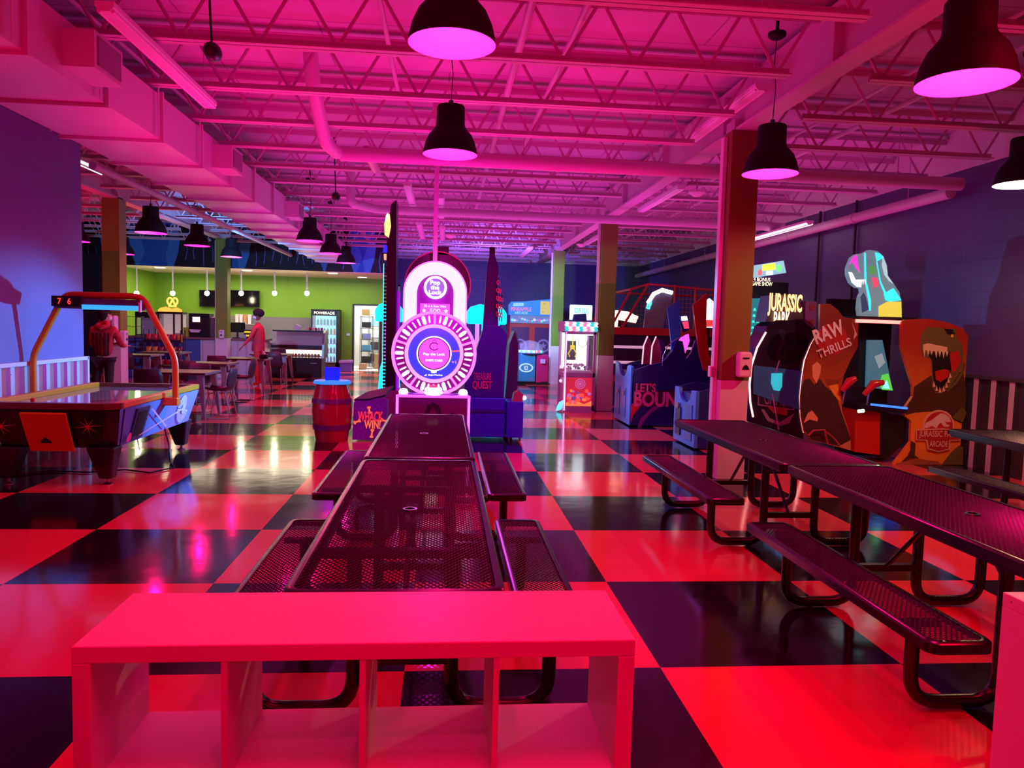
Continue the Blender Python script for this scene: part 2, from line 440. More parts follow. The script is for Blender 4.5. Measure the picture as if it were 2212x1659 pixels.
ORD = 'first second third fourth fifth sixth seventh eighth ninth tenth eleventh twelfth thirteenth fourteenth fifteenth sixteenth seventeenth eighteenth nineteenth twentieth twenty-first twenty-second twenty-third'.split()
for k, y in enumerate(JY):
    for nm, (x0, x1), g in (('mid', (-6.0, 3.05), 'joists between the two girders'), ('right', (3.25, XR), 'joists from the right girder to the wall'), ('left', (XL, -6.2), 'joists left of the left girder')):
        if y > YB-.3: continue
        if nm == 'left' and y < 11: continue
        if nm == 'right' and y < 4: continue
        cnt[nm] = cnt.get(nm, 0)+1; od = ORD[cnt[nm]-1]
        lb = {'mid': '%s open web joist of the middle bay counting from the viewer', 'right': '%s short open web joist of the right bay counting from the viewer', 'left': '%s open web joist left of the left girder counting from the viewer'}[nm] % od
        if nm not in first: first[nm] = joist(x0, x1, y, lb, g)
        else: dup(first[nm], (x0, y, 0), label=lb)
# conduits, bridging and pipes
pipe = M('painted_pipe', (.55, .50, .54), .4)
def pipeobj(name, pts, r, lab, cat, rad=.1, rings=0, hang=()):
    P = [V(p) for p in pts]; O = P[0].copy()
    mb = MB().tube(smoothpath([p-O for p in P], rad) if len(P) > 2 else [p-O for p in P], r, 14)
    if rings:
        L = (P[1]-P[0]); n = int(L.length/rings)
        for i in range(1, n): 
            c = L*(i/n); d = L.normalized()*.025
            mb.cyl(c-d, c+d, r*1.13, 14)
    po = tag(mb.build(name, pipe, loc=O, smooth=40), lab, cat)
    for h in hang:
        hb = MB().cyl((h[0]-O.x, h[1]-O.y, h[2]-O.z+r), (h[0]-O.x, h[1]-O.y, ZD-O.z), .006, 6)
        hb.cbox((h[0]-O.x, h[1]-O.y, h[2]-O.z+r), (.03, .03, .05)); hb.build('hanger_rod', pipe, po)
    return po
pipeobj('sprinkler_pipe', [(-1.25, 9.15, 3.57), (6.45, 9.15, 3.55)], .08, 'thick painted pipe crossing the ceiling behind the near right column', 'pipe', rings=2.1, hang=[(x, 9.15, 3.56) for x in (.9, 2.6, 3.9, 5.6)])
pipeobj('sprinkler_pipe', [(6.42, 9.3, 3.47), (6.42, 25.2, 3.42)], .075, 'painted pipe running along the right wall', 'pipe', rings=2.2, hang=[(6.42, y, 3.45) for y in (10.2, 12.6, 15.4, 18.5, 22.0)])
pipeobj('sprinkler_pipe', [(-1.60, 13.0, 4.25), (-1.60, 13.0, 3.60), (-1.2, 13.4, 3.57), (6.1, 13.4, 3.54)], .075, 'thinner painted pipe crossing the ceiling farther back', 'pipe', hang=[(x, 13.4, 3.56) for x in (.4, 2.2, 4.2, 5.7)])
pipeobj('drop_pipe', [(-1.36, 7.75, 4.30), (-1.36, 7.95, 3.95), (-1.36, 8.75, 3.60), (-1.28, 9.10, 3.57)], .075, 'bent pipe dropping from the roof left of the ceiling centre', 'pipe')
pipeobj('branch_pipe', [(-.95, 9.15, 3.62), (-.95, 10.4, 3.66)], .06, 'short stub pipe branching from the thick ceiling pipe', 'pipe')
for i, (x, y0, y1, r, z) in enumerate([(1.05, 3.5, 20, .03, 4.10), (.62, 4, 23, .035, 4.1), (-.55, 3, 8.4, .022, 4.12), (4.9, 4, 22, .03, 4.12), (4.3, 5, 20, .02, 4.08), (-3.0, 4, 20, .02, 4.1)]):
    tag(MB().cyl((0, 0, 0), (0, y1-y0, 0), r, 8).build('roof_conduit', pipe, loc=(x, y0, z), smooth=40),
        ['conduit running lengthways above the long tables', 'conduit beside the ceiling centre line', 'short thin conduit near the big front lamp', 'conduit between right girder and right wall', 'thin conduit close to the right girder', 'thin conduit above the air duct'][i], 'conduit')
o = thing('power_drop', 'slim pole from the roof down to the round lit game', 'pole', (-.13, 9.45, 0))
MB().box(-.027, .027, -.027, .027, 2.2, 4.25).build('pole', pipe, o)
MB().box(-.06, .06, -.06, .06, 4.22, 4.3).build('ceiling_plate', pipe, o)

# air duct
duct = M('duct_sheet', (.62, .56, .62), .42, .15, noise=.05, nscale=2)
t = thing('air_duct', 'long square sheet metal air duct hanging along the left', 'duct', (-3.14, 0, 3.28))
MB().box(-.44, .44, 0, 22.2, 0, .41).build('duct_body', duct, t)
for k in range(3, 19):
    y = 5.22+1.165*(k-3)
    MB().box(-.47, .47, y-.016, y+.016, -.03, .44).build('joint_flange', duct, t)
for y in [q for q in JY if 5 < q < 22]:
    for s in (-1, 1): MB().box(s*.475-.003, s*.475+.003, y-.015, y+.015, .0, .455).build('hanger_strap', duct, t)
for (y, sc) in ((5.75, 1), (9.2, 1), (13.2, 1)):
    g = MB().box(.44, .66, y-.05, y+.42, .07, .33).build('supply_grille', duct, t)
    MB().box(.66, .67, y+.0, y+.37, .10, .30).build('grille_mesh', M('grille_dark', (.25, .2, .25), .5), g)
# small beam seen under duct at left and second bent bracket
struct_b = pipeobj('wall_rail', [(-4.35, 9.9, 3.45), (-4.35, 22.0, 3.45)], .05, 'long pipe running beside the duct above the cafe tables', 'pipe')

# strip lights
def strip(x, y, z, L, lit, lab, w=.062, rz=0):
    t = thing('strip_light', lab, 'strip light', (x, y, z), rz, 'hanging strip lights')
    MB().box(-w, w, 0, L, 0, .035).py([(-w, 0), (-.03, -.03), (.03, -.03), (w, 0)], 0, L).build('fixture_body', M('strip_body', (.8, .8, .85), .35), t)
    mm = E('tube_lit', (1, .8, .95), 3.5) if lit else M('tube_off', (.85, .85, .9), .2)
    MB().cyl((-.045, .02, -.022), (-.045, L-.02, -.022), .014, 8).cyl((.045, .02, -.022), (.045, L-.02, -.022), .014, 8).build('tube', mm, t, smooth=40)
    for yy in (.2, L-.2): MB().cyl((0, yy, .03), (0, yy, max(.1, ZD-z)), .004, 4).build('hanger_wire', pipe, t)
strip(-2.30, 5.44, 3.67, 2.3, 0, 'large unlit strip light hanging over the near left')
strip(-.60, 11.6, 3.7, 2.3, 0, 'strip light left of the thin pole, nearer one')
strip(-.57, 16.1, 3.7, 2.6, 0, 'strip light left of the thin pole, farther one')
strip(-.10, 12.6, 3.7, 2.4, 0, 'strip light just right of the thin pole, nearer one')
strip(-.09, 16.5, 3.7, 2.4, 0, 'strip light just right of the thin pole, farther one')
strip(2.24, 20.1, 3.7, 2.4, 0, 'strip light left of the bright green column')
strip(3.45, 16.4, 3.7, 2.3, 0, 'strip light seen beside the top of the crane column')
strip(3.39, 10.9, 3.70, 2.3, 0, 'strip light just left of the near right column top')
strip(5.9, 12.0, 3.43, 3.0, 1, 'glowing strip light by the right wall')
strip(-4.75, 10.0, 3.6, 1.2, 1, 'glowing strip light left of the duct')
strip(2.9, 7.0, 3.9, 2.2, 0, 'strip light beside the right girder')

# small ceiling things
for (x, y, z, l) in ((-1.72, 5.85, 3.55, 'black egg shaped speaker hanging near the large strip light'), (-1.6, 11.3, 3.42, 'black egg shaped speaker hanging over the cafe pendants')):
    t = thing('egg_speaker', l, 'speaker', (x, y, z))
    MB().ball((0, 0, 0), (.062, .105, .066), 16, 12).build('speaker_body', black, t, smooth=60)
    MB().cyl((0, -.02, .03), (-.02, -.04, .6), .009, 6).box(-.04, .0, -.06, -.02, .60, ZD-z).build('mount', black, t)
for (x, y, z, l) in ((3.62, 10.9, 3.62, 'smoke detector beside the near girder'), (.1, 17.4, 3.62, 'smoke detector right of the thin pole'), (3.36, 18.8, 3.68, 'smoke detector above the bright green column'), (-6.4, 12.3, 3.68, 'smoke detector left of the snack area column')):
    t = thing('smoke_detector', l, 'smoke detector', (x, y, z))
    MB().lathe([(0, -.05), (.05, -.05), (.09, -.02), (.12, 0), (.12, .025), (0, .025)], n=20).build('housing', M('detector_white', (.8, .8, .82), .4), t, smooth=40)
    MB().cyl((0, 0, .02), (0, 0, ZD-z), .01, 6).build('stem', pipe, t)

# ================================================================ PENDANTS
shade_m = M('pendant_black', (.008, .006, .011), .7, spec=.3)
inner_m = M('pendant_inner', (.85, .80, .85), .5)
bulb_m = E('bulb_pink', (1, .03, .5), 5)
bulb_w = E('bulb_warm', (1, .85, .5), 14)
def pendant(x, y, z, lab, power=38, warm=False, tilt=0):
    t = thing('pendant_lamp', lab, 'pendant lamp', (x, y, z), 0, None)
    out = [(.235, 0), (.232, .03), (.215, .10), (.185, .165), (.150, .205), (.128, .235), (.122, .26), (.120, .40), (.112, .412), (0, .414)]
    MB().lathe(out, n=36).build('shade', shade_m, t, smooth=50)
    inn = [(.235, 0), (.228, .03), (.211, .10), (.180, .163), (.146, .20), (.12, .23), (.116, .26), (0, .262)]
    MB().lathe(inn, n=36).build('shade_lining', inner_m, t, smooth=60)
    MB().lathe([(0, .10), (.03, .11), (.045, .14), (.03, .18), (.02, .26)], n=14).build('bulb', bulb_w if warm else bulb_m, t, smooth=60)
    top = 4.16-z
    MB().cyl((0, 0, .41), (.0, 0, .46), .02, 8).tube([(0, 0, .45), (.012, 0, .5+(top-.5)*.33), (-.01, 0, .5+(top-.5)*.66), (0, 0, top)], .0045, 5).build('cord', black, t)
    MB().lathe([(0, top-.03), (.05, top-.03), (.075, top-.01), (.075, top+.02), (.015, top+.025), (.015, ZD-z), (0, ZD-z)], n=16).build('canopy', shade_m, t, smooth=40)
    l = bpy.data.lights.new('lamp_light', 'POINT'); l.energy = power*.62; l.color = (1, .75, .4) if warm else (1, .004, .15); l.shadow_soft_size = .03
    lo = bpy.data.objects.new('lamp_light', l); COL.objects.link(lo); lo.parent = t; lo.location = (0, 0, .055)
    return t
pendant(.011, 4.20, 3.115, 'large near black pendant lamp cut by the top edge', 60)
pendant(.02, 6.715, 3.085, 'black pendant lamp over the far long table', 60)
pendant(2.787, 6.455, 2.99, 'black pendant lamp in front of the near right column', 70)
pendant(2.62, 3.74, 2.91, 'large black pendant lamp at the top right corner', 80)
pendant(5.17, 6.5, 3.01, 'black pendant with a warm white bulb at the right edge', 115, True)
for a in [(-4.665, 12.6, 2.94, 'leftmost of the three cafe pendants right of the left column', 45), (-4.836, 15.4, 3.02, 'middle of the three cafe pendants left of the olive column', 45),
          (-4.923, 18.1, 3.04, 'pendant hanging over the olive counter column', 40), (-2.462, 14.13, 3.06, 'nearest pendant of the row under the duct end', 45),
          (-2.475, 16.775, 3.08, 'middle pendant of the row under the duct end', 45), (-2.456, 19.18, 3.07, 'farthest pendant of the row under the duct end', 40),
          (-7.82, 19.4, 3.12, 'pendant half hidden behind the left column', 36), (-7.75, 16.9, 3.16, 'pendant half hidden by the blue partition wall', 36)]:
    pendant(a[0], a[1], a[2], a[3], a[4])
# ================================================================ PICNIC TABLES
perf = M('coated_expanded_metal', (.010, .006, .010), .30, spec=.7)
rimm = M('coated_rim', (.010, .006, .011), .22, spec=.7)
tubm = M('coated_tube', (.010, .008, .011), .25, spec=.6)
def perforated(L, W, z, rad, a=.0115, b=.0165, hole=None):
    mb = MB(); x0, x1, y0, y1 = -W/2+.02, W/2-.02, -L/2+.02, L/2-.02
    i = 0; x = x0+a
    cols = []
    while x < x1: cols.append(x); x += a
    for ci, cx in enumerate(cols):
        cy = y0+b+(b if ci % 2 else 0)
        while cy < y1-b*.5:
            if not (hole and math.hypot(cx-hole[0], cy-hole[1]) < hole[2]):
                o_ = [mb.v(p) for p in ((cx-a, cy, z), (cx, cy-b, z), (cx+a, cy, z), (cx, cy+b, z))]
                k = .60
                i_ = [mb.v(p) for p in ((cx-a*k, cy, z-.003), (cx, cy-b*k, z-.003), (cx+a*k, cy, z-.003), (cx, cy+b*k, z-.003))]
                for q in range(4): mb.face([o_[q], o_[(q+1) % 4], i_[(q+1) % 4], i_[q]])
            cy += 2*b
    return mb
def rim(L, W, z, rad):
    mb = MB(); P0 = rrect(-W/2, W/2, -L/2, L/2, rad); P1 = rrect(-W/2+.03, W/2-.03, -L/2+.03, L/2-.03, rad*.7)
    Pm = rrect(-W/2+.01, W/2-.01, -L/2+.01, L/2-.01, rad*.9)
    A = [mb.v((x, y, z-.045)) for x, y in P0]; B = [mb.v((x, y, z-.006)) for x, y in P0]
    C_ = [mb.v((x, y, z+.002)) for x, y in Pm]; D_ = [mb.v((x, y, z+.002)) for x, y in P1]; E_ = [mb.v((x, y, z-.006)) for x, y in P1]
    n = len(A)
    for a, b in ((A, B), (B, C_), (C_, D_), (D_, E_)):
        for i in range(n): mb.face([a[i], a[(i+1) % n], b[(i+1) % n], b[i]])
    return mb
def picnic(lab, loc, L=2.44, LB=1.83):
    t = thing('picnic_table', lab, 'picnic table', loc, 0, 'long black perforated metal picnic tables')
    W = .73; z = .74
    perforated(L, W, z-.002, .05, hole=(0, -.1, .03)).build('tabletop', perf, t)
    r_ = rim(L, W, z, .06).build('table_rim', rimm, t, smooth=50)
    h = MB().lathe([(.022, z-.006), (.024, z+.004), (.034, z+.004), (.038, z-.004)], c=(0, -.1, 0), n=20).build('umbrella_hole_ring', rimm, t, smooth=40)
    for s in (-1, 1):
        mb = perforated(LB, .28, .428, .03); mb.bm.transform(Matrix.Translation((s*.61, 0, 0)))
        b = mb.build('bench_seat', perf, t)
        mb = rim(LB, .28, .43, .05); mb.bm.transform(Matrix.Translation((s*.61, 0, 0))); mb.build('bench_rim', rimm, b, smooth=50)
        for e in (-1, 1):
            y = e*.6
            p = smoothpath([(s*.61, y, .40), (s*.61, y, .035), (s*.20, y, .035), (s*.20, y, .70)], .13, 6)
            MB().tube(p, .030, 12).build('leg', tubm, t, smooth=50)
    for e in (-1, 1):
        y = e*.6
        MB().box(-.2, .2, y-.02, y+.02, .22, .26).build('crossbar', tubm, t); MB().box(-.33, .33, y-.02, y+.02, .665, .70).build('crossbar', tubm, t)
        MB().cyl((0, y, .24), (0, e*.15, .68), .013, 8).box(-.03, .03, e*.15-.04, e*.15+.04, .67, .70).build('diagonal_brace', tubm, t, smooth=40)
        for s in (-1, 1):
            MB().box(s*.61-.11, s*.61+.11, y-.02, y+.02, .375, .40).build('seat_bracket', tubm, t)
    for s in (-1, 1):
        MB().box(s*.34-.012, s*.34+.012, -L/2+.06, L/2-.06, .675, .70).build('side_rail', tubm, t)
    return t
pt = picnic('near long picnic table in the middle, ending behind the white shelf', (-.145, 3.645, 0))
dup(pt, (-.145, 6.14, 0), label='far long picnic table in the middle, ending at the round lit game')
dup(pt, (2.65, 3.60, 0), label='near picnic table of the right hand row')
dup(pt, (2.64, 6.05, 0), label='far picnic table of the right hand row, by the near column')
dup(pt, (5.20, 5.62, 0), label='picnic table at the right edge beside the ribbed wall panels')

# ================================================================ CUBE SHELVES
lam = M('white_laminate', (.80, .72, .78), .42)
def cube_shelf(lab, loc):
    t = thing('cube_shelf', lab, 'shelf', loc)
    W, D, H = 1.47, .39, .77; th = .046
    MB().box(-W/2, W/2, 0, D, H-th, H).build('top_board', lam, t, bevel=.003)
    MB().box(-W/2, W/2, 0, D, 0, th).build('bottom_board', lam, t, bevel=.003)
    for s in (-1, 1):
        MB().box(min(s*W/2, s*(W/2-th)), max(s*W/2, s*(W/2-th)), 0, D, th, H-th).build('side_board', lam, t, bevel=.003)
    MB().box(-W/2+th, W/2-th, .002, D-.002, H/2-.008, H/2+.008).build('middle_shelf', lam, t)
    for k in (-1, 0, 1):
        x = k*(W-th)/4
        for z0, z1 in ((th, H/2-.008), (H/2+.008, H-th)):
            MB().box(x-.008, x+.008, .002, D-.002, z0, z1).build('divider', lam, t)
    mb = MB()
    for s in (-1, 1):
        for y in (.04, D-.04): mb.cyl((s*(W/2+.0005), y, H-.02), (s*(W/2-.01), y, H-.02), .004, 8)
    mb.build('screw', steel, t)
    return t
s1 = cube_shelf('white open cube shelf in the foreground centre', (-.198, 1.963, 0)); s1.rotation_euler = (0, 0, R(.15))
dup(s1, (1.885+.735, 1.93, 0), label='white cube shelf cut off by the right edge')

# ================================================================ AIR HOCKEY TABLE
orange = M('orange_enamel', (.62, .24, .01), .35)
hblue = M('hockey_blue_panel', (.10, .32, .75), .35)
hviolet = M('hockey_violet_panel', (.30, .28, .75), .35)
hpink = M('burst_print', (.85, .65, .75), .4)
t = thing('air_hockey_table', 'air hockey table with an orange overhead frame and score box', 'air hockey table', (-3.64, 8.5, 0))
Wt, Lt = .64, 1.25
# cabinet body, tapered inward below, corners cut
def oct_(w, l, c, z): return [(-w+c, -l, z), (w-c, -l, z), (w, -l+c, z), (w, l-c, z), (w-c, l, z), (-w+c, l, z), (-w, l-c, z), (-w, -l+c, z)]
mb = MB(); A = [mb.v(p) for p in oct_(.53, 1.08, .10, .36)]; B = [mb.v(p) for p in oct_(.62, 1.23, .10, .74)]
mb.face(A[::-1]); mb.face(B)
for i in range(8):
    mb.m(1 if i in (2,) else 0); mb.face([A[i], A[(i+1) % 8], B[(i+1) % 8], B[i]])
body = mb.build('cabinet', [M('hockey_black_panel', (.007, .006, .010), .35), hblue], t, bevel=.02)
MB().box(-.56, .56, -1.16, 1.16, .735, .745).build('playing_surface', M('playfield', (.35, .30, .34), .06, coat=.5), t)
mb = MB()
for s in (-1, 1):
    P = [(s*.56, -1.16), (s*.64, -1.1), (s*.64, 1.1), (s*.56, 1.16)]
    mb.pz(P, .742, .80)
mb.build('side_rail', [orange], t, bevel=.008)
MB().pz([(-.56, -1.17), (.56, -1.17), (.52, -1.25), (-.52, -1.25)], .742, .80).pz([(-.64, -1.1), (-.56, -1.17), (-.52, -1.25), (-.64, -1.15)], .742, .80).pz([(.64, -1.1), (.56, -1.17), (.52, -1.25), (.64, -1.15)], .742, .80).build('end_rail', M('dark_rail', (.12, .03, .03), .35), t)
MB().pz([(-.56, 1.17), (.56, 1.17), (.60, 1.25), (-.60, 1.25)], .742, .79).build('end_rail', M('dark_rail', (.12, .03, .03), .35), t)
# slanted side art, right side (towards the hall)
import mathutils
def side_frame():
    a = V(A0[2]); b = V(A0[3]); 
A0 = oct_(.53, 1.08, .10, .36); B0 = oct_(.62, 1.23, .10, .74)
a, b, c_ = V(A0[2]), V(A0[3]), V(B0[2])
u = (b-a).normalized(); n_ = u.cross((c_-a)).normalized(); v = n_.cross(u)
O = (V(A0[2])+V(A0[3])+V(B0[2])+V(B0[3]))/4
LY = 1.0
lay = [([(-1.05, .19), (-.95, -.19), (.98, -.19), (1.12, .19)], 0)]
lay += [([(.05, -.19), (.98, -.19), (1.12, .19), (.2, .19)], 1)]
cx, cy = .60, .01
for k in range(24):
    a_ = 2*PI*k/24
    lay.append(([(cx+.05*math.cos(a_-.1), cy+.05*math.sin(a_-.1)), (cx+.165*math.cos(a_-.11), cy+.165*math.sin(a_-.11)), (cx+.165*math.cos(a_+.08), cy+.165*math.sin(a_+.08)), (cx+.05*math.cos(a_+.1), cy+.05*math.sin(a_+.1))], 2))
lay.append((circ(cx, cy, .055), 2))
lay += [([(-.62, -.13), (.55, .005), (.55, .03), (-.62, -.118)], 2), ([(-.45, .13), (.12, -.14), (.14, -.13), (-.43, .14)], 2)]
lay.append((circ(-.88, -.11, .05), 3))
art('side_artwork', t, O, u, v, lay, [hblue, hviolet, hpink, M('tiny_pink_print', (.9, .2, .5), .4)], base=.012)
MB().prism([O+u*q+v*w_+n_*.012 for q, w_ in ((-.80, -.16), (-.50, -.16), (-.45, .165), (-.78, .165))], n_*.02).build('coin_door_frame', M('coin_frame', (.02, .08, .16), .4), t)
MB().prism([O+u*q+v*w_+n_*.030 for q, w_ in ((-.76, -.12), (-.55, -.12), (-.50, .13), (-.74, .13))], n_*.006).build('coin_door', mattb, t)
# front end art
a, b, c_ = V(A0[0]), V(A0[1]), V(B0[0])
u2 = V((1, 0, 0)); O2 = (V(A0[0])+V(A0[1])+V(B0[0])+V(B0[1]))/4; v2 = (V(B0[0])-V(A0[0])); v2.x = 0; v2.normalize(); n2 = u2.cross(v2)
spk = M('starburst_print', (.65, .06, .10), .4)
lay = []
for cx in (.34, -.42):
    for k in range(8):
        a_ = PI/4*k+.1; r_ = .14 if k % 4 == 0 else .10
        lay.append(([(cx+.006*math.cos(a_+PI/2), .03+.006*math.sin(a_+PI/2)), (cx+r_*math.cos(a_), .03+r_*math.sin(a_)), (cx-.006*math.cos(a_+PI/2), .03-.006*math.sin(a_+PI/2))], 0))
    lay.append((circ(cx, .03, .02), 0))
art('end_artwork', t, O2, u2, v2, lay, [spk], base=.004)
g = MB().prism([O2+u2*q+v2*w_+n2*.03 for q, w_ in ((-.21, .19), (.19, .19), (.20, -.21), (-.19, -.21))], n2*.03).build('goal_return_plate', orange, t, bevel=.004)
art('hand_slot', g, O2+n2*.061, u2, v2, [([(-.08, -.12), (.02, -.12), (.02, -.10), (-.01, -.075), (-.02, -.06), (-.04, -.06), (-.05, -.075), (-.08, -.10)], 0)], [mattb])
# legs
for sx in (-1, 1):
    for sy in (-1, 1):
        mb = MB(); x, y = sx*.42, sy*1.02
        top = [(x-.13, y-.11, .37), (x+.13, y-.11, .37), (x+.13, y+.11, .37), (x-.13, y+.11, .37)]
        bot = [(x-.06+sx*.03, y-.06, .06), (x+.06+sx*.03, y-.06, .06), (x+.06+sx*.03, y+.06, .06), (x-.06+sx*.03, y+.06, .06)]
        P = [mb.v(p) for p in bot]; Q = [mb.v(p) for p in top]
        mb.face(P[::-1]); mb.face(Q)
        for i in range(4): mb.face([P[i], P[(i+1) % 4], Q[(i+1) % 4], Q[i]])
        lg = mb.build('leg', M('leg_black', (.015, .012, .02), .4), t, bevel=.02)
        MB().cyl((x+sx*.03, y, .06), (x+sx*.03, y, .012), .014, 10).lathe([(0, 0), (.045, 0), (.045, .008), (.015, .022)], c=(x+sx*.03, y, 0), n=16).build('leveling_foot', steel, lg, smooth=40)
# overhead frame (plane y = 0)
fr = smoothpath([(.735, 0, .70), (.735, 0, 1.17), (.40, 0, 1.83), (-.40, 0, 1.83), (-.735, 0, 1.17), (-.735, 0, .70)], .10, 6)
MB().tube(fr, .034, 14).build('overhead_frame', orange, t, smooth=50)
for s in (-1, 1): MB().box(min(s*.60, s*.77), max(s*.60, s*.77), -.06, .06, .66, .745).build('frame_bracket', orange, t, bevel=.01)
sb = MB().px([(-.10, 1.68), (.10, 1.68), (.14, 1.79), (-.14, 1.79)], -.46, .42).build('score_box', M('score_box_purple', (.10, .02, .12), .4), t)
MB().box(-.46, -.17, -.155, -.10, 1.70, 1.81).build('score_display', mattb, sb)
text('7   6', .13, .062, (-.33, -.156, 1.755), (1, 0, 0), (0, 0, 1), E('led_red', (1, .02, .02), 4), sb, .004, 'score_digits')
MB().box(-.17, .41, -.125, -.105, 1.675, 1.725).build('blue_light_bar', E('score_blue', (.03, .35, 1), 1.0), sb)
MB().box(.405, .425, -.13, -.09, 1.66, 1.78).build('end_cap', lam, sb)
# things on the table
for x, y, l in ((-.02+.38, 1.0, 'purple air hockey mallet at the far end of the table'), (-.18, -1.1, 'red air hockey mallet at the near end of the table')):
    mt_ = thing('air_hockey_mallet', l, 'mallet', (-3.64+x, 8.5+y, .746))
    MB().lathe([(0, 0), (.05, 0), (.052, .02), (.03, .028), (.018, .03), (.018, .06), (.022, .075), (0, .09)], n=20).build('mallet_body', M('mallet_purple' if y > 0 else 'mallet_red', (.25, .05, .3) if y > 0 else (.5, .05, .05), .4), mt_, smooth=50)
cb = MB().tube([(-4.3, 7.8, .012), (-4.0, 8.05, .012), (-3.6, 8.0, .012), (-3.3, 8.15, .012), (-3.0, 8.0, .012), (-2.85, 8.3, .012), (-3.0, 8.6, .012), (-3.05, 8.7, .2), (-3.1, 8.7, .40)], .008, 6)
tag(cb.build('power_cable', black, smooth=60), 'black power cable looping on the floor under the air hockey table', 'cable')
# ================================================================ KITCHEN
def at(px_, py_, Y):
    # point of the hall at distance Y seen at a photograph position
    d = cr*((px_-1106)/1632.3)-cu*((py_-829.5)/1632.3)+cf
    k = Y/d.y; return V((d.x*k, Y, CH+d.z*k))
YS, YK = 22.3, 25.5
struct(MB().box(-9.3, -2.99, YK, YK+.12, 0, 3.06).box(-2.14, -1.60, YK, YK+.12, 0, 3.06).box(-2.99, -2.14, YK, YK+.12, 2.17, 3.06).build('wall_kitchen', greenw))
struct(MB().box(-9.5, -9.3, 22.3, YK, 0, 3.06).build('wall_kitchen_side', greenw))
struct(MB().box(-9.35, -1.66, YS+.02, YK+.1, 3.05, 3.12).build('trim_1', M('soffit_paint', (.78, .72, .62), .6)))
# mural wall above the kitchen: blue night with black tree shapes
murb = M('mural_blue', (.010, .14, .50), .6)
murl = M('mural_light_blue', (.04, .26, .62), .6)
murk = M('mural_black', (.004, .004, .012), .6)
murs = M('mural_streak', (.12, .16, .55), .6)
struct(MB().box(XL, -1.66, YS, YS+.02, 3.05, ZD).build('wall_mural', murb))
t = thing('forest_mural', 'painted mural of dark bare trunks on blue over the kitchen', 'mural', (0, YS, 3.05))
rnd = random.Random(3)
lay = []
H_ = ZD-3.05
TR = [(-10.6, 1.0), (-9.05, .22), (-6.95, .55), (-4.60, .95), (-3.05, .25), (-1.80, .22)]
for cx, wd in TR:
    lay.append(([(cx-wd-.30, 0), (cx-wd-.36, H_*.25), (cx-wd-.26, H_*.55), (cx-wd-.22, H_), (cx+wd+.24, H_), (cx+wd+.30, H_*.6), (cx+wd+.40, H_*.3), (cx+wd+.24, 0)], 0))
for cx, wd in TR:
    lay.append(([(cx-wd-.14, 0), (cx-wd-.02, H_*.3), (cx-wd+.03, H_*.6), (cx-wd-.02, H_), (cx+wd+.04, H_), (cx+wd-.03, H_*.6), (cx+wd+.03, H_*.3), (cx+wd+.16, 0)], 1))
    n = max(2, int(wd*9))
    for k in range(n):
        x = cx-wd+.1+(2*wd-.1)*(k+.3)/n; h0 = rnd.uniform(0, .25); h1 = h0+rnd.uniform(.35, .75); b = rnd.uniform(-.06, .06)
        lay.append(([(x-.010, h0), (x+b, (h0+h1)/2), (x-.005, h1), (x+.005, h1), (x+b+.022, (h0+h1)/2), (x+.014, h0)], 2))
lay = [([(min(-1.665, max(-11.2, x_)), z_) for x_, z_ in P_], m_) for P_, m_ in lay]
art('painted_trees', t, (0, 0, 0), (1, 0, 0), (0, 0, 1), lay, [murl, murk, murs], step=.0006, base=.002)
struct(MB().box(-11.5, -9.3, 22.0, 22.1, 0, 3.3).build('wall_dark', M('dark_wall_paint', (.01, .008, .012), .7)))
for k, px_ in enumerate((362, 545, 725, 775)):
    p = at(px_, 585, 23.6)
    tag(MB().lathe([(0, -.012), (.13, -.012), (.15, 0), (0, 0)], n=20).build('recessed_light', E('downlight_lens', (1, .9, .7), 3), loc=(p.x, 23.0 if k < 3 else 24.6, 3.048)), ['first recessed light from the left in the kitchen soffit', 'recessed light in the soffit right of the olive column', 'recessed light in the soffit above the drinks fridge', 'small sensor in the soffit near the store room'][k], 'ceiling light')
for k, px_ in enumerate((295, 373, 447, 521, 593, 663)):
    p = at(px_, 632, 22.75)
    t = thing('pendant_lamp', ['first bare bulb pendant from the left over the counter', 'bulb pendant above the pretzel warmer', 'bulb pendant in front of the left television', 'bulb pendant in front of the right television', 'bulb pendant above the masked employee', 'rightmost bulb pendant, left of the drinks fridge'][k], 'pendant light', (p.x, 22.75, p.z-.02))
    MB().cyl((0, 0, .08), (0, 0, 3.05-p.z), .022, 8).build('stem', lam, t, smooth=40)
    MB().ball((0, 0, 0), .07, 14, 10).build('bulb', E('kitchen_bulb', (1, .92, .6), 30), t, smooth=60)
    MB().cyl((0, 0, .04), (0, 0, .09), .03, 12).build('socket', steel, t, smooth=40)
    point('bulb_light', (p.x, 22.75, p.z-.1), (1, .9, .6), 9, .05)
# store room behind the open door
storew = M('store_wall', (.6, .6, .58), .7)
struct(MB().box(-3.4, -3.3, YK+.15, 28.6, 0, 2.9).box(-1.6, -1.5, YK+.15, 28.6, 0, 2.9).box(-3.4, -1.5, 28.6, 28.7, 0, 2.9).build('wall_store', storew))
struct(MB().box(-3.4, -1.5, YK+.15, 28.7, 2.85, 2.9).build('ceiling_store', storew))
struct(MB().box(-3.3, -1.6, YK, 28.6, .001, .004).build('floor_store', M('store_floor', (.75, .72, .66), .5)))
struct(MB().box(-3.04, -2.99, YK-.03, YK+.13, 0, 2.22).box(-2.14, -2.09, YK-.03, YK+.13, 0, 2.22).box(-2.99, -2.14, YK-.03, YK+.13, 2.17, 2.22).build('trim_2', M('black_frame', (.012, .012, .015), .4)))
t = thing('door', 'grey door standing open at the store room', 'door', (-2.15, YK+.14, 0))
MB().box(-.04, 0, 0, .84, .01, 2.15).build('leaf', M('grey_door_paint', (.28, .29, .31), .45), t)
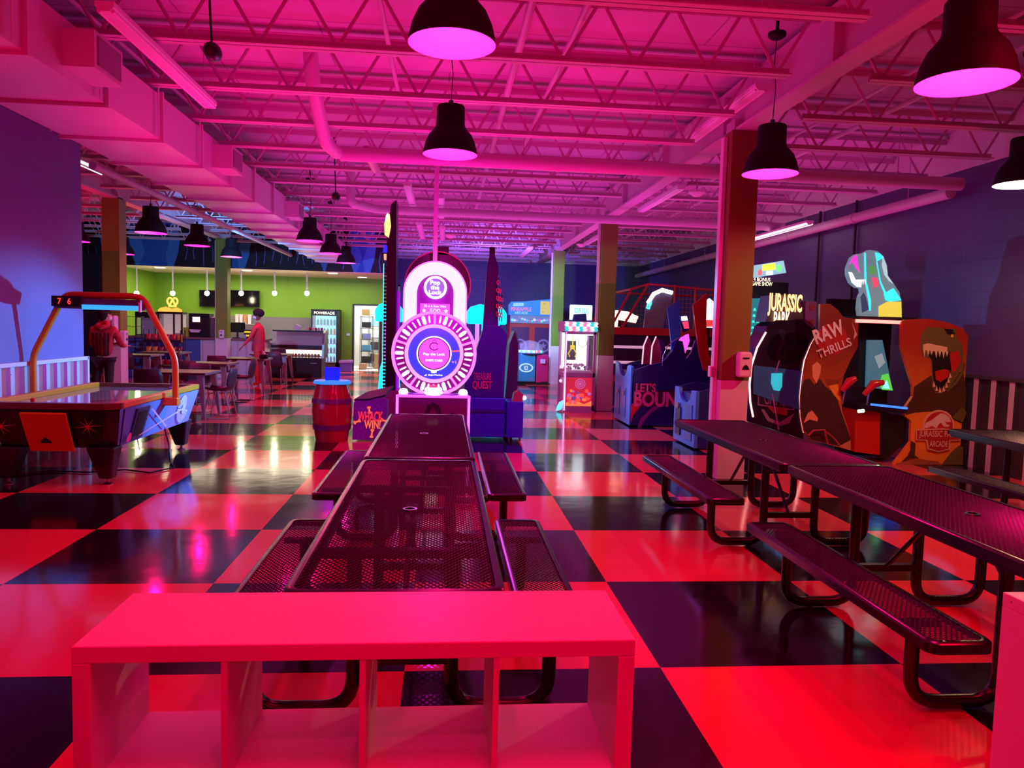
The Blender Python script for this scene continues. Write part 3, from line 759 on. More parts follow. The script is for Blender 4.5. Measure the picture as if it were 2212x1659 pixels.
MB().box(-.045, -.04, .02, .82, .02, .45).build('kick_plate', steel, t)
MB().cyl((-.04, .76, 1.0), (-.1, .76, 1.0), .012, 8).cyl((-.1, .77, 1.0), (-.1, .66, 1.0), .011, 8).build('handle', steel, t)
def shelving(lab, x, y, w, h, n):
    t = thing('wire_shelving', lab, 'shelving', (x, y, 0))
    for a in (0, w):
        for b in (0, .45): MB().cyl((a, b, 0), (a, b, h), .014, 6).build('post', M('shelf_grey', (.12, .12, .14), .4), t)
    for k in range(n): MB().box(0, w, 0, .45, .2+(h-.25)*k/(n-1), .225+(h-.25)*k/(n-1)).build('shelf_board', M('shelf_grey', (.12, .12, .14), .4), t)
shelving('grey store room shelving at the left of the doorway', -3.02+.12, 26.6, .42, 1.85, 5)
shelving('grey store room shelving at the right, loaded with boxes', -2.72, 27.6, .60, 1.95, 5)
cb_ = M('cardboard', (.46, .28, .13), .8, noise=.1); bb_ = M('blue_case', (.12, .42, .66), .5); wb_ = M('pale_jug', (.62, .66, .66), .4); kb_ = M('dark_crate', (.03, .03, .035), .5)
def box_(name, lab, cat, c, d, mt, grp=None, bev=.006):
    o = MB().box(-d[0]/2, d[0]/2, -d[1]/2, d[1]/2, 0, d[2]).build(name, mt, loc=c, bevel=bev); return tag(o, lab, cat, grp)
box_('cardboard_box', 'brown cardboard box with a white label at the right of the store room floor', 'box', (-2.22, 26.88, .005), (.40, .35, .52), cb_)
box_('cardboard_box', 'low brown cardboard tray box at the left of the store room floor', 'box', (-2.76, 26.3, .005), (.24, .3, .2), cb_)
box_('cardboard_box', 'cardboard box on top of the left store shelving', 'box', (-2.72, 26.8, 1.86), (.28, .3, .22), cb_)
box_('cardboard_box', 'cardboard box on top of the right store shelving', 'box', (-2.35, 27.8, 1.96), (.5, .3, .16), cb_)
zs = [.2+(1.70)*k/4+.03 for k in range(5)]
for k, (z, mt, l) in enumerate([(zs[0], kb_, 'dark bin on the lowest right store shelf'), (zs[1], kb_, 'dark crate on the second right store shelf'), (zs[2], wb_, 'row of pale jugs on the middle right store shelf'), (zs[3], bb_, 'blue case on the fourth right store shelf')]):
    box_('storage_case', l, 'case', (-2.42, 27.8, z+.005), (.46, .3, .26), mt)
zs2 = [.2+(1.60)*k/4+.03 for k in range(5)]
for k in range(4):
    box_('storage_bin', ['dark bin low on the left store shelving', 'blue topped crate on the left store shelving', 'grey bin on the left store shelving', 'dark box high on the left store shelving'][k], 'bin', (-2.70, 26.82, zs2[k]+.005), (.3, .3, .2), [kb_, bb_, steel, kb_][k])
box_('light_switch_plate', 'small red and white notice plate beside the store room door', 'sign', (-3.17, YK-.012, 1.16), (.11, .02, .08), white)
# backsplash and back counter
tile = M('grey_wall_tile', (.20, .19, .20), .25)
tag(MB().box(-9.2, -4.3, YK-.02, YK-.001, .9, 1.72).build('tile_backsplash', tile), 'grey tiled band on the green kitchen wall', 'backsplash')
t = thing('back_counter', 'long back counter under the grey tiles', 'counter', (-6.8, 24.85, 0))
MB().box(-2.3, 2.3, 0, .6, 0, .88).build('cabinet_base', M('cab_dark', (.06, .06, .07), .5), t)
MB().box(-2.35, 2.35, -.03, .62, .88, .92).build('worktop', steel, t)
# televisions
for x0, x1, l in ((429, 497, 'left dark television on the green wall, partly behind the column'), (494, 562, 'right dark television on the green wall')):
    a = at(x0, 626, YK-.16); b = at(x1, 664, YK-.10)
    t = thing('television', l, 'television', ((a.x+b.x)/2, YK-.1, (a.z+b.z)/2))
    w_ = (b.x-a.x)/2-.01
    MB().box(-w_, w_, -.05, 0, -.27, .27).build('casing', black, t, bevel=.006)
    MB().box(-w_+.015, w_-.015, -.053, -.05, -.255, .255).build('screen', M('tv_glass', (.006, .005, .008), .08), t)
    MB().box(-.1, .1, 0, .095, -.1, .1).build('wall_bracket', black, t)
# front counter
t = thing('serving_counter', 'long serving counter with blue and pink panelled front', 'counter', (0, 21.62, 0))
MB().box(-8.9, -6.72, 0, .6, 0, 1.03).build('blue_panel', M('counter_blue', (.05, .12, .38), .5), t)
mb = MB().box(-6.72, -4.98, .02, .6, 0, 1.03)
mb.build('white_panel', M('counter_white', (.70, .58, .66), .45), t)
for k, (x, w_) in enumerate([(-6.68, .04), (-6.35, .02), (-5.72, .02), (-5.50, .05), (-5.34, .04), (-5.2, .05), (-5.05, .05)]):
    MB().box(x, x+w_, 0, .022, .02, 1.02).build('batten', M('counter_batten', (.5, .45, .55), .4), t)
MB().box(-8.95, -4.92, -.06, .64, 1.03, 1.085).build('countertop', M('counter_wood', (.24, .14, .13), .3), t, bevel=.006)
YC = 21.9
def on(px_): return at(px_, 724, YC).x
CT = 1.087
t = thing('soda_dispenser', 'black and silver drink dispenser with a lit touch screen', 'drink dispenser', (on(436), YC, CT))
MB().box(-.27, .27, -.2, .2, 0, .66).build('cabinet', black, t, bevel=.01)
MB().box(-.22, .06, -.215, -.2, .38, .60).build('bezel', M('dark_bezel', (.03, .03, .035), .3), t)
MB().box(-.18, .02, -.222, -.215, .42, .56).build('screen', E('drink_screen', (.9, .55, .45), 1.6), t)
MB().box(-.12, -.04, -.226, -.222, .45, .53).build('screen_symbol', E('drink_symbol', (.9, .95, 1), 2.5), t)
MB().py([(-.27, .21), (.05, .21), (.0, .13), (-.22, .13)], -.24, -.2).build('drip_tray', lam, t)
MB().box(-.29, -.27, -.2, .2, 0, .66).build('side_trim', steel, t)
t = thing('ice_dispenser', 'stainless steel ice dispenser beside the olive column', 'dispenser', (on(469), YC, CT))
MB().box(-.14, .14, -.18, .2, 0, .56).build('cabinet', steel, t, bevel=.01)
MB().cyl((0, -.19, .48), (0, -.18, .48), .03, 12).build('button', black, t)
t = thing('pretzel_warmer', 'glass pretzel warmer with a glowing pretzel sign on top', 'food warmer', (on(373), YC, CT))
MB().box(-.33, .33, -.2, .2, 0, .05).build('base', black, t)
for x in (-.31, .10, .31): MB().box(x-.02, x+.02, -.2, -.16, .05, .62).build('post', black, t)
MB().box(-.29, .29, -.19, -.185, .05, .62).build('glass_front', glass, t)
MB().box(-.30, .30, -.15, .19, .05, .08).box(-.30, .30, .17, .19, .05, .62).build('lit_interior', E('warmer_inside', (.5, .38, .32), .55), t)
MB().box(-.34, .34, -.21, .2, .62, .68).build('top_rail', black, t)
MB().py([(-.32, .68), (.32, .68), (.32, .74), (.2, .80), (.05, .76), (-.1, .82), (-.25, .78), (-.32, .72)], -.21, -.19).build('header_sign', E('warm_header', (1, .35, .05), 1.3), t)
pk = [(.12*math.cos(a)*(1 if True else 1), .0, .12*math.sin(a)) for a in [0]]
P = [(-.05, 0, .84), (-.13, 0, .92), (-.14, 0, 1.03), (-.06, 0, 1.08), (0, 0, 1.02), (.07, 0, .88), (.09, 0, .84)]
Q = [(.05, 0, .84), (.13, 0, .92), (.14, 0, 1.03), (.06, 0, 1.08), (0, 0, 1.02), (-.07, 0, .88), (-.09, 0, .84)]
MB().tube(smoothpath(P, .05), .026, 8).tube(smoothpath(Q, .05), .026, 8).tube([(-.1, 0, .84), (.1, 0, .84)], .026, 8).build('pretzel_sign', E('pretzel_glow', (1, .42, .08), 1.5), t, smooth=60)
t = thing('display_cabinet', 'tall glass display cabinet with a black header left of the pretzel warmer', 'cabinet', (on(321), YC, CT))
MB().box(-.28, .28, -.2, .2, .50, .66).build('header', black, t)
MB().box(-.28, .28, -.2, .2, 0, .04).build('base', black, t)
for x in (-.26, .26): MB().box(x-.02, x+.02, -.2, -.16, .04, .5).build('post', steel, t)
MB().box(-.26, .26, .15, .18, .04, .5).build('back_panel', M('cab_back', (.25, .28, .33), .3), t)
MB().box(-.26, .26, -.19, -.185, .04, .5).build('glass_front', glass, t)
t = thing('register_monitor', 'black back side of a cash register monitor on the counter', 'monitor', (on(513), YC, CT))
MB().cbox((0, 0, .30), (.42, .05, .28), rx=.12).build('screen_housing', black, t, bevel=.01)
MB().cyl((0, 0, .0), (0, .01, .2), .03, 10).box(-.12, .12, -.1, .1, 0, .02).build('stand', black, t)
t = thing('yellow_sign_box', 'black box with two yellow stripes beside the monitor', 'box', (on(543), YC, CT))
MB().box(-.17, .17, -.12, .12, 0, .24).build('body', black, t)
for z in (.05, .15): MB().box(-.165, .12, -.126, -.12, z, z+.05).build('yellow_stripe', E('yellow_stripe', (.8, .6, .02), .6), t)
for k, (px_, mt, l) in enumerate([(400, M('lime_box', (.45, .6, .02), .5), 'lime green box on the counter'), (392, M('ticket_box', (.6, .35, .35), .5), 'small pink and black box at the counter end'), (405, lam, 'white stack of cups left of the drink dispenser'), (528, M('tissue', (.5, .5, .55), .5), 'crumpled silver bag beside the monitor')]):
    d = [(.16, .15, .26), (.24, .15, .10), (.05, .1, .42), (.16, .1, .10)][k]
    box_('counter_item', l, 'box', (on(px_)+(.05, -.02, .10, 0)[k], YC-.1*(k % 2)-.0, CT), d, mt)
for k in range(4):
    p = at(512+k*9, 690, 25.1)
    tag(MB().lathe([(0, 0), (.05, 0), (.065, .30), (0, .30)], n=14).build('cup_stack', lam if k != 2 else M('orange_cup', (.6, .25, .1), .5), loc=(p.x, 25.1, .922+.55), smooth=40), ['leftmost white cup stack behind the register', 'second cup stack behind the register', 'orange cup stack behind the register', 'rightmost cup stack behind the register'][k], 'cups', 'cup stacks on the back counter')
box_('machine', 'steel machine on the back counter under the cup stacks', 'machine', (at(525, 690, 25.1).x, 25.1, .922), (1.0, .4, .548), steel)
# bakery display case
t = thing('display_case', 'black refrigerated display case with a glass top and steel side', 'display case', (-4.20, 22.0, 0))
MB().box(-.70, .72, 0, .8, .0, .56).build('base', M('case_black', (.012, .012, .015), .3), t, bevel=.01)
MB().px([(0, .56), (.8, .56), (.8, 1.34), (.42, 1.36), (.20, 1.28), (.05, .95)], .72, .78).build('side_panel', M('case_side', (.22, .24, .24), .3, .3), t)
MB().box(-.70, .72, .76, .8, .56, 1.32).build('back_panel', M('case_inside', (.55, .5, .47), .4), t)
MB().box(-.69, .71, .2, .76, .78, .80).box(-.69, .71, .1, .76, .90, .93).build('case_shelf', steel, t)
MB().px([(.03, .80), (.21, 1.30), (.22, 1.30), (.04, .80)], -.69, .71).build('glass_front', glass, t)
MB().box(-.70, .72, -.01, .06, .84, .92).box(-.70, .72, .2, .76, 1.30, 1.34).build('front_rail', black, t)
MB().box(-.69, .70, .74, .755, .60, .76).build('lit_panel', E('case_lamp', (1, .85, .6), 1.6), t)
MB().box(.40, .58, -.006, 0, .40, .42).build('handle', steel, t)
rnd = random.Random(5)
fm = [M('pastry_tan', (.6, .36, .14), .6), M('wrap_white', (.7, .7, .68), .5), M('fruit_orange', (.8, .4, .06), .5), M('wrap_pink', (.7, .4, .4), .5)]
pp = []
for k in range(14):
    x = -4.20-.62+k*.092
    mb = MB().ball((0, 0, .05), (.045, .07, .055), 8, 6)
    tag(mb.build('packaged_snack', fm[(k*3) % 4], loc=(x, 22.35, .567), smooth=60), 'wrapped snack in the lit lower shelf of the display case', 'snack', 'wrapped snacks in the display case')
for k in range(6):
    tag(MB().lathe([(0, 0), (.028, 0), (.034, .09), (0, .09)], n=12).build('paper_cup', M('red_cup', (.6, .04, .05), .5) if k % 2 else lam, loc=(-3.95+k*.085, 22.3, 1.342), smooth=40), ['white cup, leftmost on top of the display case', 'red cup, second on top of the display case', 'white cup, third on top of the display case', 'red cup, fourth on top of the display case', 'white cup, fifth on top of the display case', 'red cup, rightmost on top of the display case'][k], 'cup', 'cups on the display case')
tag(MB().cbox((0, 0, .06), (.16, .05, .14), ry=.5).build('paper_stack', lam, loc=(-4.22, 22.35, 1.36)), 'white paper holder tilted on top of the display case', 'holder')
# drinks fridge
a = at(673, 667, 24.85); b = at(731, 797, 24.85)
xf = (a.x+b.x)/2; wf = (b.x-a.x)/2
t = thing('drinks_fridge', 'tall lit drinks fridge with POWERADE on its header', 'fridge', (xf, 24.75, 0))
MB().box(-wf, -wf+.05, 0, .7, .05, 2.0).box(wf-.07, wf, 0, .7, .05, 2.0).box(-wf, wf, .66, .7, .05, 2.0).box(-wf, wf, 0, .7, 1.97, 2.0).box(-wf, wf, 0, .7, .05, .30).build('cabinet', black, t)
MB().box(-wf+.05, wf-.07, -.01, .1, 1.80, 1.97).build('header', mattb, t)
text('POWERADE', 2*wf-.22, .085, (-.01, -.012, 1.885), (1, 0, 0), (0, 0, 1), E('header_white', (1, 1, 1), 1.6), t)
MB().box(-wf+.05, wf-.07, .60, .62, .30, 1.8).build('lit_back', E('fridge_light', (.22, .72, 1), 1.1), t)
for z in (.31, .60, .90, 1.20, 1.50): MB().box(-wf+.05, wf-.07, .02, .6, z-.012, z).build('rack', M('fridge_rack', (.5, .6, .65), .3), t)
MB().box(-wf+.05, wf-.07, -.012, -.006, .30, 1.8).build('glass_door', glass, t)
for z in (.09, .14, .19, .24): MB().box(-wf+.06, wf-.08, -.008, 0, z, z+.02).build('vent_slat', steel, t)
bc = [M('bottle_teal', (.03, .45, .55), .3), M('bottle_dark', (.10, .02, .03), .3), M('bottle_blue', (.03, .15, .6), .3), M('bottle_green', (.05, .5, .15), .3), M('bottle_orange', (.8, .3, .05), .3)]
bpro = [(0, 0), (.036, 0), (.036, .14), (.012, .18), (.012, .20), (0, .20)]
proto = {}
rows = {1.50: [0]*7, 1.20: [1, 1, 1, 1, 3, 3, 4], .90: [2, 0, 2, 2, 0, 2, 2], .60: [0, 1, 0, 1, 0, 1, 0], .31: [2, 0, 2, 0, 2, 2, 0]}
rn = {1.50: 'teal drink bottle on the top rack of the fridge', 1.20: 'drink bottle on the second rack of the fridge', .90: 'drink bottle on the middle rack of the fridge', .60: 'drink bottle on the fourth rack of the fridge', .31: 'drink bottle on the bottom rack of the fridge'}
for z, rw in rows.items():
    for k, ci in enumerate(rw):
        if ci not in proto:
            proto[ci] = MB().lathe(bpro, n=10).build('drink_bottle', bc[ci], smooth=50); o = proto[ci]
        else: o = proto[ci].copy(); COL.objects.link(o)
        o.location = (xf-wf+.10+k*(2*wf-.22)/6.2, 24.86, z+.001)
        tag(o, rn[z], 'bottle', 'bottles in the drinks fridge, '+rn[z].split('on the ')[1])
# waste bin with purple bag
t = thing('waste_bin', 'waste bin lined with a purple bag beside the drinks fridge', 'bin', (-3.17, 24.95, 0))
MB().pz([(-.19, -.14), (.19, -.14), (.19, .14), (-.19, .14)], 0, .34).build('bin_body', M('bin_violet', (.10, .06, .35), .5), t, bevel=.02)
MB().prism([(-.215, -.165, .28), (.215, -.165, .30), (.215, .165, .30), (-.215, .165, .28)], (0, 0, .09)).build('bin_bag', M('bag_violet', (.35, .2, .5), .35), t, bevel=.015)
# ================================================================ SNACK RACK
wire = M('black_wire', (.015, .015, .018), .4)
a = at(303, 700, 18.0)
t = thing('snack_rack', 'black wire rack of red and orange crisp bags in front of the counter', 'snack rack', (-7.42, 20.75, 0))
for x in (-.47, .47):
    for y in (0, .35): MB().cyl((x, y, 0), (x, y, 1.28), .012, 6).build('post', wire, t)
SH = (.28, .62, .95)
for z in SH:
    MB().box(-.47, .47, 0, .35, z, z+.012).box(-.47, .47, -.02, -.005, z, z+.07).build('shelf_tray', wire, t)
bagm = [M('bag_red', (.62, .02, .04), .35), M('bag_orange', (.8, .25, .02), .35), M('bag_crimson', (.45, .02, .06), .35)]
def bag(mt, body='bag'):
    mb = MB(); P = []
    for i in range(5):
        z = .20*i/4; d = [.004, .035, .045, .035, .004][i]; w = [.075, .07, .066, .07, .078][i]
        P.append([mb.v((w*math.cos(a_), d*math.sin(a_), z)) for a_ in [2*PI*k/10 for k in range(10)]])
    for A_, B_ in zip(P, P[1:]):
        for k in range(10): mb.face([A_[k], A_[(k+1) % 10], B_[(k+1) % 10], B_[k]])
    mb.face(P[0]); mb.face(P[-1])
    return mb.build('crisp_bag', mt, smooth=60)
protos = [bag(mm) for mm in bagm]; used = set()
rowsb = {.95: [0, 0, 0, 0, 0, 1], .62: [1, 1, 2, 2, 0, 0], .28: [0, 2, 0, 0, 2, 0]}
for z, rw in rowsb.items():
    for k, ci in enumerate(rw):
        o = protos[ci] if ci not in used else protos[ci].copy()
        if ci in used: COL.objects.link(o)
        used.add(ci)
        o.location = (-7.42-.40+k*.16, 20.75+.14, z+.013)
        lv = {.95: 'top', .62: 'middle', .28: 'bottom'}[z]
        tag(o, '%s crisp bag on the %s tray of the black snack rack' % (['red', 'orange', 'crimson'][ci], lv), 'crisp bag', 'crisp bags on the %s tray' % lv)
t = thing('wire_stand', 'narrow wire stand left of the snack rack behind the column', 'rack', (-8.2, 20.9, 0))
for x in (-.2, .2): MB().cyl((x, 0, 0), (x, 0, 1.62), .011, 6).build('post', wire, t)
for z in (.5, .8, 1.1, 1.35, 1.6): MB().box(-.2, .2, -.02, .2, z, z+.012).build('shelf_tray', steel, t)

# ================================================================ CAFE TABLES AND CHAIRS
topm = M('dark_table_top', (.07, .015, .022), .42)
legm = M('grey_steel_leg', (.42, .42, .46), .3, .6)
seatm = M('dark_chair_shell', (.05, .03, .05), .45)
def cafe_table(lab, loc, rz=0):
    t = thing('cafe_table', lab, 'table', loc, rz, 'square cafe tables')
    MB().box(-.47, .47, -.42, .42, .715, .75).build('tabletop', topm, t, bevel=.004)
    MB().box(.462, .475, -.42, .42, .712, .752).box(-.475, -.462, -.42, .42, .712, .752).build('edge_band', legm, t)
    for sx in (-1, 1):
        for sy in (-1, 1):
            mb = MB(); tx, ty, bx, by = sx*.37, sy*.33, sx*.45, sy*.40
            P = [mb.v((bx+a*.016, by+b*.016, 0)) for a, b in ((-1, -1), (1, -1), (1, 1), (-1, 1))]
            Q = [mb.v((tx+a*.05, ty+b*.05, .715)) for a, b in ((-1, -1), (1, -1), (1, 1), (-1, 1))]
            for i in range(4): mb.face([P[i], P[(i+1) % 4], Q[(i+1) % 4], Q[i]])
            mb.face(P[::-1]); mb.face(Q); mb.build('leg', legm, t)
    return t
ct = cafe_table('dark cafe table nearest the air hockey table', (-4.22, 12.72, 0))
for l, x, y in [('dark cafe table behind the one nearest the air hockey table', -4.60, 15.3), ('cafe table with the napkin holder on it', -4.40, 17.45), ('cafe table in front of the display case', -4.42, 20.0), ('cafe table beside the left column, near the snack rack', -7.05, 18.1), ('cafe table by the snack rack holding two shakers', -6.95, 19.75)]:
    dup(ct, (x, y, 0), label=l)
def chair(lab, loc, rz=0):
    t = thing('cafe_chair', lab, 'chair', loc, rz, 'dark shell cafe chairs')
    # moulded shell: seat curving up into the back (faces +y)
    prof = [(-.20, .46), (-.05, .44), (.10, .44), (.19, .47), (.235, .56), (.255, .70), (.27, .83)]
    mb = MB(); rows_ = []
    for i, (y, z) in enumerate(prof):
        wd = [.19, .215, .22, .22, .22, .215, .19][i]; cv = [.0, .01, .015, .02, .03, .03, .02][i]
        rows_.append([mb.v((wd*k/4, y-(abs(k)/4)**2*cv*2.2 if i > 3 else y, z+(abs(k)/4)**3*(.05 if i < 4 else .0))) for k in range(-4, 5)])
    for A_, B_ in zip(rows_, rows_[1:]):
        for k in range(8): mb.face([A_[k], A_[k+1], B_[k+1], B_[k]])
    o = mb.build('shell_seat', seatm, t, smooth=60); so = o.modifiers.new('thick', 'SOLIDIFY'); so.thickness = .014
    for s in (-1, 1):
        p = smoothpath([(s*.17, -.12, .43), (s*.20, -.21, .01), (s*.20, .22, .01), (s*.17, .12, .43)], .05, 4)
        MB().tube(p, .010, 8).build('sled_leg', chrome, t, smooth=50)
    MB().tube([(-.2, -.15, .012), (.2, -.15, .012)], .009, 6).build('stretcher', chrome, t, smooth=50)
    return t
ch = chair('dark chair with chrome legs at the right side of the nearest cafe table', (-3.62, 12.65, 0), R(-90))
for l, x, y, a_ in [('chair seen from behind at the near side of the nearest cafe table', -4.45, 12.05, 180), ('chair tucked at the far side of the nearest cafe table', -4.25, 13.4, 0), ('chair at the near side of the second cafe table', -4.75, 14.62, 180),
                   ('chair at the right of the second cafe table', -3.95, 15.3, -90), ('dark chair in front of the table with the napkin holder', -4.80, 16.75, 180), ('chair right of the masked employee, facing away', -4.2, 19.3, 180),
                   ('chair at the far side of the table by the display case', -4.45, 20.7, 0), ('chair at the left side of the table beside the left column', -7.75, 18.3, 100), ('chair at the near side of the table beside the left column', -7.0, 17.35, 190), ('chair at the right side of the table beside the left column', -6.35, 18.2, -80)]:
    dup(ch, (x, y, 0), R(a_), label=l)
t = thing('napkin_holder', 'black napkin holder with white napkins on a cafe table', 'napkin holder', (at(570, 768, 17.3).x, 17.3, .752))
MB().box(-.09, .09, -.06, .06, 0, .10).build('holder', black, t, bevel=.02)
MB().cbox((.0, 0, .12), (.03, .10, .10), ry=-.5).build('napkins', lam, t)
tag(MB().box(-.1, .1, -.07, .07, 0, .012).build('paper_menu', lam, loc=(at(600, 760, 19.8).x, 19.8, .752)), 'white papers lying on the table by the display case', 'paper')
for k in range(2):
    tag(MB().lathe([(0, 0), (.022, 0), (.018, .06), (.02, .075), (0, .085)], n=12).build('shaker', chrome, loc=(-6.72+k*.14, 19.6-k*.05, .752), smooth=50), ['left chrome shaker on the snack rack table', 'right chrome shaker on the snack rack table'][k], 'shaker', 'shakers on the cafe table')
# dispensers on columns
dispm = M('dispenser_white', (.80, .74, .80), .35)
def dispenser(lab, loc, rz, s=1.0):
    t = thing('soap_dispenser', lab, 'dispenser', loc, rz)
    P = [(-.07*s, -.13*s), (.07*s, -.13*s), (.075*s, .09*s), (.06*s, .13*s), (-.06*s, .13*s), (-.075*s, .09*s)]
    MB().prism([(x, 0, z) for x, z in P], (0, -.10*s, 0)).build('housing', dispm, t, bevel=.02*s, seg=3)
    art('sensor_window', t, (0, -.101*s, 0), (1, 0, 0), (0, 0, 1), [([(-.04*s, -.05*s), (.04*s, -.05*s), (.02*s, -.01*s), (0, .0), (-.02*s, -.01*s)], 0), (rect(-.035*s, .06*s, .035*s, .075*s), 0)], [black], base=.004)
    return t
dispenser('pink lit soap dispenser on the near right column', (3.23, 7.955, 1.27), 0, 1.05)
p = at(480, 716, 21.1); dispenser('soap dispenser on the olive column at the counter', (p.x, 21.09, 1.20), 0, .9)
p = at(268, 723, 14.6); dispenser('soap dispenser on the right face of the left column', (-5.955, 14.6, 1.22), R(90), 1.0)
t = thing('outlet_box', 'small white outlet box on the left side of the near right column', 'outlet box', (2.945, 8.08, 1.12))
MB().box(-.035, .0, -.04, .04, 0, .12).build('box', lam, t, bevel=.005)
MB().box(-.02, .03, -.044, -.04, .02, .10).build('front_plate', M('outlet_front', (.5, .45, .5), .4), t)
t = thing('napkin_dispenser', 'tall pink lit dispenser cabinet with a printed cup on the left column', 'dispenser', (at(236, 714, 14.5).x, 14.60, 1.12))
MB().box(-.13, .13, -.16, 0, 0, .50).build('housing', dispm, t, bevel=.03, seg=3)
MB().box(-.10, .075, -.166, -.16, .05, .44).build('front_window', M('cup_print', (.5, .2, .25), .3), t)
art('cup_picture', t, (0, -.167, 0), (1, 0, 0), (0, 0, 1), [([(-.06, .1), (.04, .1), (.06, .3), (-.08, .3)], 0), (circ(-.01, .31, .06), 1)], [M('print_red', (.45, .03, .05), .4), M('print_pink', (.7, .3, .35), .4)])

# ================================================================ PEOPLE
skin_b = M('brown_skin', (.26, .12, .08), .55); skin_p = M('pale_skin', (.62, .36, .28), .55)
hairm = M('dark_hair', (.012, .008, .008), .9); shirt = M('red_jersey', (.62, .03, .05), .75); maskm = M('white_mask', (.80, .80, .85), .7)
def body(parent, J, edges, mat_, name='body', sub=2, root=0):
    bm = bmesh.new(); ks = list(J); idx = {}
    for k in ks: idx[k] = bm.verts.new(J[k][0])
    for a, b in edges: bm.edges.new((idx[a], idx[b]))
    me = bpy.data.meshes.new(name); bm.verts.index_update(); bm.to_mesh(me); bm.free()
    o = bpy.data.objects.new(name, me); COL.objects.link(o); o.parent = parent
    sk = o.modifiers.new('skin', 'SKIN'); sk.use_smooth_shade = True
    lay = me.skin_vertices[0].data if len(me.skin_vertices) else None
    if lay is None:
        bpy.context.view_layer.objects.active = o
        bpy.ops.mesh.customdata_skin_add() if hasattr(bpy.ops.mesh, 'customdata_skin_add') else None
        lay = me.skin_vertices[0].data
    for i, k in enumerate(ks):
        r = J[k][1]; lay[i].radius = (r, r) if not isinstance(r, tuple) else r
        lay[i].use_root = (i == root)
    sb_ = o.modifiers.new('sub', 'SUBSURF'); sb_.levels = sub; sb_.render_levels = sub
    dg = bpy.context.evaluated_depsgraph_get(); dg.update()
    me2 = bpy.data.meshes.new_from_object(o.evaluated_get(dg)); o.modifiers.clear(); o.data = me2
    me2.materials.clear(); me2.materials.append(mat_)
    for p_ in me2.polygons: p_.use_smooth = True
    return o
def head(parent, c, rz, skin, mask=True, hair='afro'):
    # faces -y before rotation
    mt = Matrix.Translation(c) @ Matrix.Rotation(rz, 4, 'Z')
    mb = MB(); g = bmesh.ops.create_uvsphere(mb.bm, u_segments=20, v_segments=14, radius=1)
    for v_ in mb.bm.verts:
        x, y, z = v_.co
        k = 1-.22*max(0, -z)
        v_.co = V((x*.075*k, y*.095*(1-.12*max(0, -z)), z*.115))
    mb.ball((0, -.098, -.012), (.014, .02, .022), 8, 6)      # nose
    for s in (-1, 1):
        mb.ball((s*.078, .0, .0), (.012, .022, .032), 8, 6)  # ears
    mb.ball((0, -.086, -.055), (.028, .012, .010), 8, 6)     # mouth
    mb.bm.transform(mt); h = mb.build('head', skin, parent, smooth=70)
    mb = MB()
    for s in (-1, 1): mb.ball((s*.030, -.083, .018), (.012, .008, .007), 8, 6)
    mb.bm.transform(mt); mb.build('eyes', mattb, h, smooth=60)
    mb = MB()
    if hair == 'afro':
        rr = random.Random(2); mb.ball((.0, .03, .065), (.125, .135, .105), 14, 10)
        for k in range(26):
            a_ = rr.uniform(0, 2*PI); e_ = rr.uniform(.1, 1.4)
            mb.ball((.10*math.cos(a_)*math.cos(e_), .02+.115*math.sin(a_)*math.cos(e_), .065+.085*math.sin(e_)), .03, 6, 5)
    else:
        mb.ball((0, .015, .035), (.085, .105, .098), 16, 10); mb.ball((0, .05, -.02), (.076, .06, .07), 12, 8)
    mb.bm.transform(mt); mb.build('hair', hairm, h, smooth=70)
    if mask:
        mb = MB().ball((0, -.06, -.045), (.062, .055, .05), 14, 10)
        mb.bm.transform(mt); mb.build('face_mask', maskm, h, smooth=60)
def hand(parent, w, d, up, skin, curl=.5, side=1):
    # palm plus five separate bent fingers; w wrist, d direction of the fingers
    w = V(w); d = V(d).normalized(); up = V(up); s_ = d.cross(up).normalized(); n_ = s_.cross(d).normalized()
    J = {'w': (w, .024), 'p': (w+d*.05, (.034, .016)), 'k': (w+d*.085, (.036, .013))}
    o = body(parent, J, [('w', 'p'), ('p', 'k')], skin, 'hand', 1)
    for k, (off, ln) in enumerate(((-.030, .060), (-.010, .072), (.010, .068), (.029, .052))):
        b = w+d*.085+s_*off
        c1 = b+(d*math.cos(curl*.5)-n_*math.sin(curl*.5))*ln*.45; c2 = c1+(d*math.cos(curl)-n_*math.sin(curl))*ln*.32; c3 = c2+(d*math.cos(curl*1.6)-n_*math.sin(curl*1.6))*ln*.25
        MB().tube([b-d*.012, b, c1, c2, c3], [.009, .009, .0085, .008, .006], 8).build('finger', skin, o, smooth=60)
    b = w+d*.03-s_*side*.026
    MB().tube([b, b+d*.028-s_*side*.022, b+d*.055-s_*side*.026, b+d*.072-s_*side*.022], [.011, .0105, .009, .007], 8).build('thumb', skin, o, smooth=60)
    return o
